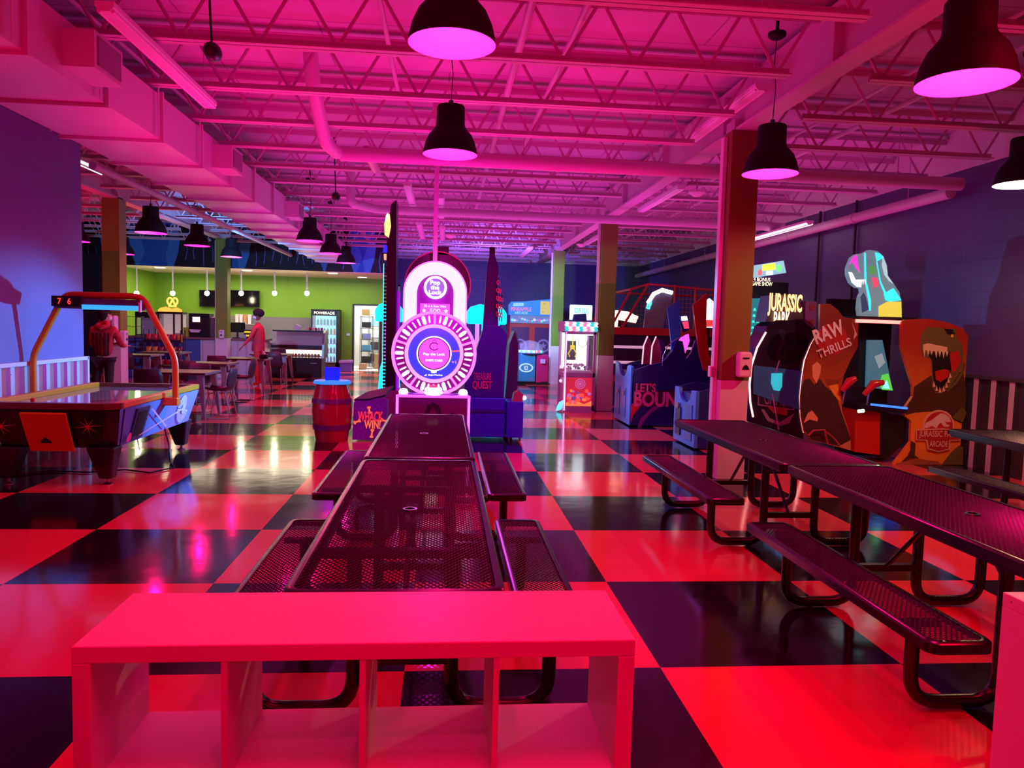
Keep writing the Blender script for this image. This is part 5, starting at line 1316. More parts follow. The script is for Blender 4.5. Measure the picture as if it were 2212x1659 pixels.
for k in range(16):
    a_ = -.34+k*.045; mi = 3 if a_ > .12 and k % 3 else (k % 3)
    o = MB().ball((0, 0, .035), .035, 10, 8).build('lit_ball', gm[mi], loc=(2.42+a_, 21.35+rnd.uniform(-.18, .1)*(1-abs(a_)*2), .887), smooth=60)
    tag(o, ['green', 'pale', 'cyan', 'red'][mi]+' glowing ball under the clear dome', 'ball', 'glowing balls under the dome')
# ---- blue marquee double cabinet behind
t = thing('pineapple_arcade_game', 'wide red double cabinet under a blue Pineapple Arcade marquee', 'arcade game', (2.72, 22.9, 0))
redc = M('cabinet_red', (.5, .02, .03), .4)
MB().box(-.75, .65, 0, .8, 0, 1.72).build('cabinet', redc, t, bevel=.01)
for x in (-.70, .02):
    MB().box(x, x+.55, -.02, 0, .72, 1.60).build('picture_window', M('violet_window', (.10, .03, .13), .25), t)
    art('window_print', t, (x+.275, -.021, 1.05), U, Z_, [(circ(0, 0, .2, 20), 0), (circ(0, 0, .15, 16), 1), (circ(-.18, -.1, .06), 0), (circ(.18, -.1, .06), 0), (star(0, 0, .11), 0)], [M('print_lilac', (.35, .2, .5), .4), M('print_dk', (.08, .03, .12), .4)])
MB().box(-.74, .66, -.04, .0, 1.72, 1.96).build('lower_marquee', E('low_marq', (.12, .16, .28), .6), t)
rnd = random.Random(8)
art('lower_prints', t, (0, -.041, 1.84), U, Z_, [(circ(-.68+k*.075, rnd.uniform(-.05, .05), rnd.uniform(.02, .05), 10), k % 4) for k in range(18)], [E('lp1', (.1, .6, .4), .8), E('lp2', (.5, .45, .7), .7), E('lp3', (.1, .3, .5), .8), E('lp4', (.5, .1, .3), .7)])
MB().py([(-.78, 1.96), (.70, 1.96), (.72, 2.48), (.4, 2.46), (-.3, 2.38), (-.72, 2.36), (-.80, 2.25)], -.10, .2).build('marquee', E('marq_blue', (.02, .16, .55), .8), t)
text('PINEAPPLE', .62, .12, (-.42, -.102, 2.14), U, Z_, E('pine_red', (.55, .12, .12), .9), t, .003, curve_bold=.02)
text('ARCADE', .40, .07, (-.42, -.102, 2.03), U, Z_, E('pine_blue', (.25, .5, .9), 1), t, .003)
art('marquee_prints', t, (0, -.101, 0), U, Z_, [([(-.68, 2.22), (-.35, 2.24), (-.35, 2.33), (-.66, 2.32)], 0), (rect(.16, 2.0, .60, 2.40), 1), (circ(.28, 2.32, .03), 2), (circ(.5, 2.1, .04), 2), (circ(.25, 2.08, .025), 2), (circ(.46, 2.33, .03), 2)], [E('mq_light', (.2, .45, .7), .8), E('mq_tan', (.45, .36, .08), .8), E('mq_olive', (.3, .28, .08), .7)])
# ---- games seen between the columns
t = thing('small_marquee_game', 'game with a bright pale blue marquee right of the green column', 'arcade game', (3.92, 21.6, 0))
MB().box(-.32, .34, 0, .6, 0, 1.85).build('cabinet', M('navy_cab', (.02, .02, .15), .4), t)
MB().box(-.33, .31, -.05, .1, 1.85, 2.28).build('marquee', E('marq_white', (.55, .85, 1), 1.5), t, bevel=.02)
text('DRILL', .42, .14, (0, -.055, 2.12), U, Z_, E('drill_blue', (.1, .45, .8), 1), t, .003, curve_bold=.02)
text('O MATIC', .42, .07, (0, -.055, 1.97), U, Z_, E('drill_pink', (.9, .4, .5), 1), t, .003)
t = thing('lit_sign_game', 'game with a white glowing sign just left of the crane column', 'arcade game', (4.3, 19.6, 0))
MB().box(-.3, .3, 0, .6, 0, 1.50).build('cabinet', M('dark_red_cab', (.12, .01, .02), .4), t)
MB().py([(-.26, 1.7), (.28, 1.62), (.30, 1.86), (.1, 1.92), (-.26, 1.94)], -.05, .05).build('marquee', E('marq_warm', (1, .6, .45), 1.8), t)
MB().box(-.02, .02, 0, .1, 1.5, 1.65).build('sign_post', black, t)
t = thing('cyan_disc_game', 'game with a cyan disc lamp behind the candy crane', 'arcade game', (3.20, 17.0, 0))
MB().box(-.35, .1, 0, .6, 0, 1.65).build('cabinet', M('navy_cab', (.02, .02, .15), .4), t)
MB().lathe([(0, 0), (.20, 0), (.20, .05), (0, .05)], n=28, mat=Matrix.Translation((-.30, 0, 1.38)) @ Matrix.Rotation(R(90), 4, 'X')).build('cyan_disc', cyg, t)
MB().py([(-.3, 1.65), (.05, 1.65), (.02, 1.95), (-.24, 1.93)], .1, .3).build('top_box', M('blue_top', (.02, .04, .35), .4), t)

# ---- caged ball game
cg = thing('caged_ball_game', 'long dark game with white stripes and a red netted cage on top', 'arcade game', (4.9, 16.4, 0))
redt = M('cage_red', (.55, .015, .03), .35)
MB().box(-1.2, 1.5, 0, 2.6, .55, 1.55).build('body', M('cage_navy', (.035, .01, .05), .4), cg)
MB().box(-1.25, 1.55, -.03, 2.6, 1.50, 1.66).box(-1.22, 1.5, -.02, 2.6, .45, .6).build('red_rail', redt, cg)
MB().box(-1.21, 1.5, -.012, 0, 1.20, 1.26).box(-1.21, 1.5, -.012, 0, .86, .92).build('white_stripe', E('stripe_pale', (.85, .55, .8), .35), cg)
MB().box(-1.1, 1.4, .2, 2.4, 0, .5).build('plinth', black, cg)
cage = [((-1.25, 0, 1.66), (-.75, .3, 2.52)), ((-1.0, 0, 1.66), (-.45, .0, 2.62)), ((.15, 0, 1.66), (.15, 0, 2.62)), ((.62, 0, 1.66), (.62, 0, 2.60)), ((1.5, 0, 1.66), (1.5, 0, 2.50)), ((-1.25, 2.5, 1.66), (-.75, 2.3, 2.52)), ((1.5, 2.5, 1.66), (1.5, 2.5, 2.5))]
for a_, b_ in cage: MB().cyl(a_, b_, .026, 8).build('cage_post', redt, cg, smooth=50)
for pts in ([(-.75, .3, 2.52), (-.45, 0, 2.62), (1.5, 0, 2.50)], [(-.75, 2.3, 2.52), (1.5, 2.5, 2.5)], [(-.75, .3, 2.52), (-.75, 2.3, 2.52)], [(1.5, 0, 2.5), (1.5, 2.5, 2.5)]):
    MB().tube(pts, .024, 8).build('cage_beam', redt, cg, smooth=50)
mb = MB()
for k in range(30):
    x = -1.1+k*.085; zt_ = 2.6 if x > -.45 else 1.75+(x+1.1)*1.3
    mb.cyl((x, .02, 1.66), (x, .02, zt_), .0035, 4)
for k in range(9):
    z = 1.75+k*.095; mb.cyl((-1.1+(z-1.66)*.6, .02, z), (1.5, .02, z), .0035, 4)
o = mb.build('net', M('net_orange', (.5, .12, .06), .6), cg)
t = thing('lit_hoop_sign', 'curved glowing sign inside the red cage', 'sign', (5.05, 17.6, 1.665))
MB().py([(-.35, 0), (.1, 0), (.35, .85), (.15, .9), (-.1, .82), (-.3, .6)], 0, .06).build('sign_board', M('sign_mesh', (.15, .15, .3), .4), t)
MB().tube([(-.28, -.03, .58), (-.15, -.03, .80), (.05, -.03, .90), (.3, -.03, .84)], .05, 8).build('lit_rim', E('hoop_glow', (.9, .9, .8), 1.8), t, smooth=60)
MB().tube([(-.28, -.03, .45), (-.22, -.03, .62)], .05, 8).build('cyan_lamp', E('hoop_cyan', (.1, .7, .7), 1.3), t, smooth=60)
t = thing('lit_sign_game', 'game with a white glowing sign low inside the left of the cage', 'sign', (4.05, 17.0, 1.665))
MB().py([(-.2, .18), (.30, .10), (.36, .25), (.1, .36), (-.18, .38)], 0, .06).build('marquee', E('marq_warm2', (1, .72, .5), 2), t)
MB().box(-.1, .1, .02, .05, 0, .2).build('stand', black, t)
t = thing('scoreboard_sign', 'white and red rounded scoreboard behind the red wing', 'sign', (5.55, 15.6, 0))
MB().box(-.05, .05, .02, .08, 0, 2.0).build('post', black, t)
MB().py([(-.13, 1.70), (.13, 1.70), (.14, 2.05), (.09, 2.25), (.0, 2.32), (-.09, 2.24), (-.14, 2.05)], -.02, .02).build('board', E('score_white', (.9, .8, .75), 1), t)
MB().box(-.13, .13, -.03, -.02, 1.72, 1.86).build('red_band', E('score_red', (.8, .05, .05), .8), t)
# ---- let's bounce pair
nav = M('bounce_navy', (.015, .02, .22), .35); nvp = M('bounce_blue', (.06, .28, .75), .35); rdp = M('bounce_red', (.62, .03, .02), .35)
t = thing('bounce_game', 'left Lets Bounce game with blue coin front, blue wing and red wing', 'arcade game', (3.13, 12.3, 0), 0, None)
f4 = tr(3.95, 1300, 560, 12.3, (3.13, 0))
side = [f4(*p) for p in [(262, 1000), (278, 948), (400, 905), (515, 880), (600, 790), (640, 690), (690, 700), (720, 850), (760, 800), (800, 690), (860, 900), (990, 940)]]
side = [(0.0, .02)]+[(max(0, x), z) for x, z in side]+[(side[-1][0], .02)]
MB().py(side, 0, .05).build('side_panel', nav, t)
MB().py([(0.02, .02), (0.02, .90), (1.45, 1.0), (1.45, .02)], .05, 1.10).build('cabinet', nav, t)
MB().py(side, 1.10, 1.15).build('side_panel', nav, t)
yz = [(0, .02), (1.15, .02), (1.15, 1.04), (.98, 1.02)]+[(.575+.30*math.cos(a_), 1.0-.20*math.sin(a_)) for a_ in [PI*k/10 for k in range(11)]]+[(.17, 1.02), (0, 1.0)]
MB().px(yz, -.03, 0.02).build('coin_front', nvp, t, bevel=.006)
for y in (.28, .72):
    MB().box(-.04, -.03, y, y+.2, .12, .62).build('coin_door', M('coin_door_blue', (.04, .2, .55), .3), t)
    MB().box(-.06, -.03, y+.06, y+.14, .5, .57).build('coin_slot', steel, t)
w1 = [f4(*p) for p in [(568, 412), (672, 350), (680, 640), (640, 700), (608, 915), (600, 690)]]
MB().py(w1, .06, .10).build('blue_wing', M('wing_blue', (.01, .09, .70), .3), t)
w2 = [f4(*p) for p in [(768, 395), (888, 290), (880, 520), (890, 700), (905, 820), (985, 885), (985, 975), (860, 945), (820, 800), (795, 600)]]
MB().py(w2, -.06, -.01).build('red_wing', rdp, t)
w3 = [f4(*p) for p in [(690, 720), (735, 660), (790, 640), (800, 700), (760, 810), (720, 855), (695, 790)]]
MB().py(w3, .3, .34).build('pink_screen', E('bounce_pink', (.9, .08, .75), 1.1), t)
w4 = [f4(*p) for p in [(700, 480), (770, 470), (790, 610), (735, 625)]]
MB().py(w4, .28, .32).build('display_frame', M('disp_blue', (.03, .05, .25), .3), t)
w5 = [f4(*p) for p in [(722, 488), (768, 484), (778, 520), (724, 524)]]
MB().py(w5, .26, .28).build('display_white', E('disp_w', (1, .85, .9), 1.8), t)
w6 = [f4(*p) for p in [(730, 534), (780, 530), (788, 590), (750, 595)]]
MB().py(w6, .26, .28).build('display_red', E('disp_r', (.9, .04, .12), 1.1), t)
bm_ = M('bounce_letter', (.72, .16, .45), .4)
mag = M('bounce_border', (.06, .01, .04), .4)
q0, q1 = f4(305, 1060), f4(435, 1130)
text("LET'S", .34, .15, ((q0[0]+q1[0])/2+.01, -.006, (q0[1]+q1[1])/2), U, (0.0, 0, 1), bm_, t, .003, curve_bold=.035)
q0, q1 = f4(315, 1140), f4(760, 1250)
text("BOUNCE", 1.06, .26, ((q0[0]+q1[0])/2, -.006, (q0[1]+q1[1])/2), (1, 0, .0), Z_, bm_, t, .003, curve_bold=.035)
def A4(*P): return [f4(*p) for p in P]
art('side_artwork', t, (0, 0, 0), U, Z_, [(A4((252, 1240), (320, 1190), (420, 1170), (330, 1250), (270, 1330), (248, 1400)), 0), (A4((300, 1440), (330, 1360), (420, 1270), (520, 1230), (600, 1225), (600, 1245), (500, 1260), (420, 1310), (350, 1390), (325, 1450)), 1), (A4((290, 1065), (440, 1045), (445, 1115), (300, 1140)), 2), (A4((305, 1140), (790, 1100), (790, 1230), (325, 1262)), 2)],
    [rdp, M('bounce_curve', (.25, .06, .35), .4), mag], step=.0008)
MB().tube([(x, -.006, z) for x, z in [f4(515, 915), f4(520, 830), f4(560, 740), f4(620, 690), f4(700, 650)]], .008, 6).build('guard_hoop', chrome, t, smooth=60)
for k in range(2):
    p = at(1390+k*18, 785, 13.4)
    o = thing('ball_rack_fin', ['left curved red fin on top of the bounce game', 'right curved red fin on top of the bounce game'][k], 'fin', (p.x, 13.2, 1.005))
    MB().prism([(-.08, 0, .0), (.10, 0, 0), (.11, 0, .22), (.06, 0, .42), (.0, 0, .50), (-.06, 0, .35)], (0, .05, 0)).build('fin', M('fin_red', (.35, .05, .10), .2), o)
    MB().tube([(-.08, -.005, 0), (-.065, -.005, .33), (0, -.005, .5)], .012, 6).build('fin_edge', E('fin_edge', (1, .7, .8), .7), o)
t = thing('bounce_game', 'right lower bounce game front with a scooped blue coin panel, nearest the column', 'arcade game', (3.45, 9.95, 0))
yz = [(0, .02), (.95, .02), (.95, .80), (.82, .80)]+[(.475+.27*math.cos(a_), .80-.20*math.sin(a_)) for a_ in [PI*k/10 for k in range(11)]]+[(.13, .80), (0, .80)]
MB().px(yz, -.03, .02).build('coin_front', nvp, t, bevel=.006)
MB().box(.02, 1.25, .03, .92, .02, .74).build('cabinet', nav, t)
MB().py([(0.02, .02), (0.02, .80), (.25, .86), (.6, .84), (1.25, .95), (1.25, .02)], 0, .03).py([(0.02, .02), (0.02, .80), (.25, .86), (.6, .84), (1.25, .95), (1.25, .02)], .92, .95).build('side_panel', nav, t)
MB().box(-.04, -.03, .12, .45, .10, .60).build('coin_door', M('coin_door_blue', (), .3), t)
MB().box(-.05, -.03, .60, .82, .12, .52).build('ticket_door', M('ticket_dark', (.02, .05, .12), .3), t)
MB().box(-.07, -.03, .66, .78, .50, .58).build('coin_slot', steel, t)
text('W', .12, .10, (-.043, .28, .35), (0, -1, 0), Z_, lam, t, .004)
# ---- tall marquee game with rows of small lit shapes
t = thing('tall_screen_game', 'tall game with a tilted lit marquee and a teal screen of small lit figures', 'arcade game', (4.80, 11.0, 0))
f5 = tr(3.606, 1560, 540, 11.0, (4.80, 0))
MB().box(-.55, .35, .05, .6, 0, 2.38).build('cabinet', M('tall_black', (.01, .01, .02), .3), t)
MB().py([f5(*p) for p in [(190, 130), (465, 85), (485, 180), (200, 225)]], -.06, .05).build('marquee', E('tall_marq', (.25, .5, .6), .9), t)
art('marquee_print', t, (0, -.062, 0), U, Z_, [([f5(*p) for p in [(300, 118), (400, 105), (402, 155), (300, 165)]], 0), ([f5(*p) for p in [(262, 170), (285, 145), (300, 175), (290, 200), (265, 200)]], 1), ([f5(*p) for p in [(410, 130), (430, 110), (450, 140), (440, 170), (412, 165)]], 2), ([f5(*p) for p in [(330, 170), (380, 165), (380, 195), (330, 195)]], 3)], [E('tm_y', (.9, .75, .05), 1.2), E('tm_r', (.9, .15, .15), 1), E('tm_g', (.15, .8, .2), 1), E('tm_w', (.9, .9, .9), 1.3)])
q = f5(320, 228); text('4 BONUS', .26, .055, (q[0], .048, q[1]), U, Z_, E('bonus', (1, .85, .55), 1.6), t, .003)
q = f5(320, 262); text('GAME SHOW', .32, .06, (q[0], .048, q[1]), U, Z_, E('bonus', (), 1.6), t, .003)
MB().py([f5(*p) for p in [(190, 378), (355, 372), (355, 700), (190, 900)]], .02, .048).build('screen', E('tall_screen', (.01, .16, .20), .9), t)
lay = []
for r_ in range(8):
    for c in range(3+ (r_ % 2)):
        x, y = 325-c*34-r_*6, 465+r_*47
        lay.append(([f5(*p) for p in [(x-10, y+12), (x-8, y-6), (x, y-13), (x+8, y-6), (x+10, y+12), (x+3, y+6), (x-3, y+6)]], 0))
art('lit_figures', t, (0, .019, 0), U, Z_, lay, [E('figure_teal', (.05, .85, .55), 1.2)])
MB().py([f5(*p) for p in [(275, 660), (330, 640), (330, 720), (300, 735), (275, 720)]], .0, .015).build('magenta_lamp', E('mag_lamp', (1, .1, .7), 1.6), t)
# ---- curved motion cabinet
t = thing('curved_lit_cabinet', 'curved black cabinet with white light strips and a glowing JURASSIC PARK topper', 'arcade game', (4.32, 9.5, 0))
fc = tr(3.606, 1560, 540, 9.5, (4.32, 0))
Lc = [(338, 640), (270, 760), (225, 900), (210, 1050), (215, 1180), (238, 1300)]; Rc = [(745, 650), (690, 740), (640, 860), (615, 1000), (602, 1150), (612, 1300), (635, 1420)]
Lp = [fc(*p) for p in Lc]; Rp = [fc(*p) for p in Rc]
def bulge(z): return -.0
body_ = [fc(*p) for p in [(350, 595), (420, 545), (620, 545), (745, 640)]]
out = Lp[::-1][:]+[]
poly_ = [(Lp[-1][0], .03)]+Lp[::-1]+body_+Rp+[(Rp[-1][0], .03)]
MB().py(poly_, 0, .42).build('cabinet_shell', M('curve_black', (.02, .012, .03), .12), t, bevel=.01)
for P in (Lp, Rp): MB().tube([(x, -.012, z) for x, z in P], .013, 8).build('light_strip', E('strip_warm', (1, .35, .32), 3), t, smooth=60)
def C5(*P): return [fc(*p) for p in P]
MB().py(C5((380, 700), (430, 655), (560, 640), (650, 670), (672, 710), (640, 800), (590, 860), (480, 880), (380, 850), (345, 780)), -.012, -.002).build('dark_window', M('win_gloss', (.006, .004, .01), .05), t)
art('lower_emblem', t, (0, 0, 0), U, Z_, [(C5((280, 1050), (560, 1090), (560, 1250), (275, 1210)), 1), (C5((290, 1062), (550, 1100), (550, 1240), (285, 1200)), 0), (C5((300, 1240), (350, 1330), (450, 1370), (520, 1350), (560, 1270), (530, 1290), (450, 1340), (370, 1310), (325, 1240)), 1), (C5((340, 1210), (420, 1225), (510, 1240), (500, 1290), (400, 1270)), 2)], [M('emb_dark', (.03, .015, .05), .3), M('emb_grey', (.25, .17, .28), .4), M('emb_red', (.3, .03, .05), .4)], base=.003)
q = fc(410, 1150); text('GAME', .30, .20, (q[0], -.008, q[1]), (1, 0, -.08), Z_, M('emb_grey', (), .4), t, .003)
MB().py(C5((245, 897), (620, 942), (600, 1245), (240, 1120)), -.020, -.014).build('blue_poster', M('poster_blue', (.06, .28, .62), .1, alpha=.72), t)
MB().py(C5((378, 960), (462, 958), (460, 1060), (440, 1098), (395, 1090), (375, 1040)), -.028, -.020).build('shield', E('shield_cyan', (.02, .55, .65), .6), t)
MB().cyl((fc(440, 860)[0], -.02, fc(440, 860)[1]), (fc(412, 950)[0], -.02, fc(412, 950)[1]), .008, 6).cyl((fc(385, 1120)[0], -.02, fc(385, 1120)[1]), (fc(435, 1400)[0], -.02, fc(435, 1400)[1]), .008, 6).build('violet_rod', M('rod_violet', (.4, .15, .55), .4), t)
tp = C5((350, 560), (400, 350), (610, 340), (655, 560))
MB().py(tp, .05, .40).build('topper', M('topper_dark', (.05, .02, .06), .4), t)
MB().px([(.05, fc(700, 400)[1]), (.45, fc(700, 400)[1]), (.45, fc(700, 600)[1]), (.05, fc(700, 600)[1])], fc(660, 500)[0], fc(745, 500)[0]).build('side_speaker', M('speaker_violet', (.20, .03, .28), .4), t)
for y_ in (448, 560):
    q = fc(712, y_); MB().lathe([(0, 0), (.035, 0), (.035, .01), (0, .01)], n=18, mat=Matrix.Translation((q[0], .05, q[1])) @ Matrix.Rotation(R(90), 4, 'X')).build('speaker_cone', M('cone_red', (.25, .01, .03), .4), t)
jg = E('jp_glow', (1, .42, .16), 2.4)
q = fc(495, 430); text('JURASSIC', .46, .30, (q[0], .03, q[1]), (1, 0, -.03), Z_, jg, t, .012, curve_bold=.03)
q = fc(470, 540); text('PARK', .22, .20, (q[0], .03, q[1]), U, Z_, E('jp_glow2', (1, .62, .3), 2.6), t, .012, curve_bold=.03)
# ---- dinosaur shooting cabinet
t = thing('dinosaur_shooter_game', 'large JURASSIC PARK ARCADE cabinet with roaring dinosaur side panel and twin red guns', 'arcade game', (5.6, 9.0, 0))
f6 = tr(2.861, 1780, 500, 9.0, (5.6, 0))
fr_ = tr(3.606, 1560, 540, 9.05, (5.6, 0))
def D6(*P): return [f6(*p) for p in P]
pan = D6((480, 560), (500, 545), (640, 538), (760, 560), (860, 600), (912, 650), (905, 800), (890, 950), (872, 1130), (852, 1440), (430, 1440), (535, 1300), (540, 1170), (500, 1140), (500, 1090), (550, 1020), (550, 960), (510, 830), (478, 720))
pan = [(min(x, XR-5.6-.08), max(.0, z)) for x, z in pan]
def sky_mat(name, top, bot, z0, z1):
    m_ = M(name, top, .35); nt = m_.node_tree; b_ = nt.nodes['Principled BSDF']
    tc = nt.nodes.new('ShaderNodeTexCoord'); sp = nt.nodes.new('ShaderNodeSeparateXYZ'); mr = nt.nodes.new('ShaderNodeMapRange'); cr_ = nt.nodes.new('ShaderNodeValToRGB')
    nt.links.new(tc.outputs['Object'], sp.inputs[0]); nt.links.new(sp.outputs[2], mr.inputs[0]); mr.inputs[1].default_value = z0; mr.inputs[2].default_value = z1
    n = nt.nodes.new('ShaderNodeTexNoise'); n.inputs['Scale'].default_value = 4; nt.links.new(tc.outputs['Object'], n.inputs['Vector'])
    ad = nt.nodes.new('ShaderNodeMath'); ad.operation = 'MULTIPLY_ADD'; ad.inputs[1].default_value = .3; nt.links.new(n.outputs[0], ad.inputs[0]); nt.links.new(mr.outputs[0], ad.inputs[2])
    nt.links.new(ad.outputs[0], cr_.inputs[0]); cr_.color_ramp.elements[0].color = (*bot, 1); cr_.color_ramp.elements[1].color = (*top, 1)
    nt.links.new(cr_.outputs[0], b_.inputs['Base Color']); b_.inputs['Emission Strength'].default_value = .0; return m_
dsky = sky_mat('printed_red_sky', (.42, .03, .012), (.95, .35, .03), .5, 1.7)
MB().py(pan, 0, .05).build('dinosaur_side_panel', dsky, t)
dg_, db_, dk_, mr_, th_ = M('dino_green', (.16, .12, .03), .45, noise=.35, nscale=40), M('dino_brown', (.07, .03, .012), .5, noise=.3, nscale=30), M('dino_black', (.01, .006, .006), .5), M('mouth_red', (.55, .02, .015), .3), M('tooth_cream', (.85, .62, .35), .4)
lay = [(D6((555, 960), (600, 930), (660, 890), (700, 920), (860, 860), (880, 1000), (870, 1130), (850, 1190), (780, 1150), (700, 1110), (560, 1120), (505, 1135), (505, 1092), (550, 1020)), 1),
       (D6((596, 660), (610, 618), (640, 590), (700, 592), (760, 605), (815, 600), (820, 650), (850, 700), (863, 760), (855, 830), (820, 900), (780, 960), (730, 1000), (690, 1000), (668, 960), (665, 880), (660, 790), (610, 775), (598, 720)), 0),
       (D6((640, 760), (700, 740), (780, 745), (800, 800), (780, 880), (740, 960), (700, 985), (680, 950), (672, 880), (668, 800)), 2),
       (D6((775, 750), (830, 740), (845, 800), (815, 860), (788, 870)), 3), (D6((685, 865), (740, 850), (775, 860), (765, 900), (720, 930), (690, 915)), 3),
       (D6((610, 700), (640, 690), (760, 715), (760, 745), (640, 735), (612, 730)), 4),
       (circ(*f6(790, 645), .02, 14), 5), (D6((770, 640), (800, 620), (812, 635), (800, 632)), 2),
       (D6((740, 600), (800, 608), (790, 632), (760, 635)), 2)]
for x, y, l_ in ((618, 725, 55), (640, 728, 45), (662, 732, 35), (690, 738, 48), (712, 740, 38), (735, 742, 45), (756, 742, 32)): lay.append((D6((x-9, y), (x+9, y), (x, y+l_)), 4))
for x, y in ((676, 950), (692, 975), (712, 985), (735, 978), (752, 955), (765, 925), (774, 895)): lay.append((D6((x-9, y+12), (x+9, y+8), (x-2, y-26)), 4))
lay += [(D6((860, 800), (840, 870), (800, 930), (750, 985), (760, 990), (815, 940), (855, 880), (868, 820)), 6), (D6((780, 1150), (850, 1080), (875, 1120), (850, 1180)), 6),
        (D6((780, 1360), (830, 1320), (855, 1330), (852, 1440), (720, 1440)), 6), (D6((530, 1290), (560, 1310), (555, 1380), (580, 1400), (560, 1415), (530, 1395), (500, 1420), (470, 1425), (510, 1385), (530, 1340)), 1), (D6((440, 1432), (560, 1400), (700, 1420), (720, 1440), (432, 1440)), 7)]
art('dinosaur_picture', t, (0, 0, 0), U, Z_, lay, [dg_, db_, dk_, mr_, th_, M('eye_yellow', (.9, .6, .05), .3), M('leaf_olive', (.12, .11, .02), .6, noise=.4, nscale=50), M('sand_print', (.35, .12, .04), .6)], step=.0008)
# round emblem with skeleton silhouette and banner
cx, cz = f6(703, 1205); rr_ = f6(800, 1205)[0]-cx
g = MB().lathe([(0, 0), (rr_, 0), (rr_, .012), (0, .012)], n=32, mat=Matrix.Translation((cx, -.004, cz)) @ Matrix.Rotation(R(90), 4, 'X')).build('round_emblem', M('emblem_cream', (.75, .5, .3), .4), t)
art('emblem_field', g, (0, -.017, 0), U, Z_, [(circ(cx, cz, rr_*.9, 30), 0), (D6((612, 1210), (625, 1180), (660, 1165), (690, 1140), (715, 1122), (745, 1128), (772, 1150), (778, 1175), (755, 1178), (740, 1170), (752, 1192), (772, 1195), (760, 1208), (735, 1205), (715, 1180), (700, 1195), (690, 1215), (660, 1200), (630, 1215)), 1)], [M('emblem_red', (.5, .02, .015), .4), M('emblem_bone', (.78, .66, .55), .4)])
MB().py(D6((560, 1222), (735, 1215), (835, 1228), (833, 1290), (770, 1292), (768, 1345), (700, 1362), (632, 1345), (622, 1290), (560, 1288)), -.030, -.018).build('emblem_banner', M('banner_cream', (.7, .45, .25), .4), t)
MB().py(D6((566, 1228), (735, 1222), (829, 1234), (827, 1284), (762, 1286), (760, 1338), (700, 1354), (640, 1338), (630, 1284), (566, 1282)), -.033, -.030).build('emblem_banner_field', M('banner_red', (.42, .02, .02), .4), t)
bc_ = M('banner_letter', (.82, .62, .42), .4)
q = f6(697, 1254); text('JURASSIC PARK', .52, .10, (q[0], -.034, q[1]), U, Z_, bc_, t, .002, curve_bold=.01)
q = f6(697, 1310); text('ARCADE', .24, .075, (q[0], -.034, q[1]), U, Z_, bc_, t, .002, curve_bold=.01)
# other side panel
def F5(*P): return [fr_(*p) for p in P]
rp = F5((765, 420), (840, 418), (905, 470), (945, 525), (1055, 540), (1062, 600), (1055, 760), (1000, 860), (950, 970), (925, 1090), (935, 1250), (1000, 1450), (1000, 1560), (700, 1480), (645, 1420), (622, 1300), (618, 1150), (634, 1000), (658, 860), (704, 740), (760, 640))
rp = [(x, max(.02, z)) for x, z in rp]
MB().py(rp, 0.05, .10).build('volcano_side_panel', sky_mat('printed_orange_sky', (.22, .02, .012), (.75, .20, .03), .3, 1.7), t)
rk = M('rock_print', (.05, .015, .01), .5, noise=.5, nscale=30)
lay = [(F5((640, 1010), (680, 1000), (720, 1050), (760, 1000), (800, 1060), (850, 1100), (900, 1170), (925, 1250), (1000, 1460), (1000, 1550), (700, 1480), (635, 1400), (608, 1250), (610, 1080)), 0),
       (F5((700, 900), (740, 870), (770, 900), (765, 960), (735, 1040), (705, 990)), 1), (F5((830, 1060), (900, 1040), (920, 1180), (870, 1130)), 2), (F5((880, 870), (920, 835), (1020, 820), (950, 850), (900, 880), (880, 930)), 3), (F5((700, 780), (780, 810), (830, 880), (760, 830)), 3), (F5((800, 1000), (900, 1010), (940, 980), (900, 1045), (820, 1050)), 3),
       (F5((1005, 555), (1050, 660), (1020, 700), (1030, 640)), 4), (F5((665, 1270), (700, 1250), (745, 1310), (740, 1335), (680, 1320), (630, 1350)), 1),
       (circ(*fr_(855, 695), .20, 26), 5), (F5((900, 1530), (1000, 1480), (1000, 1560)), 6)]
art('volcano_picture', t, (0, .05, 0), U, Z_, lay, [rk, M('lava_pale', (.8, .35, .2), .4), M('lava_orange', (.85, .35, .03), .4), M('wing_brown', (.25, .05, .01), .5), M('shard_pale', (.7, .45, .4), .4), M('raw_red', (.45, .015, .015), .4), M('tan_print', (.5, .25, .12), .5)], step=.0008)
q = fr_(840, 660); wv = V((1, 0, .42))
text('RAW', .40, .19, (q[0]-.03, .030, q[1]+.035), wv, V((-.42, 0, 1)), lam, t, .003, curve_bold=.035)
q = fr_(858, 735); text('THRILLS', .46, .11, (q[0]+.015, .030, q[1]-.045), wv, V((-.42, 0, 1)), lam, t, .003, curve_bold=.02)
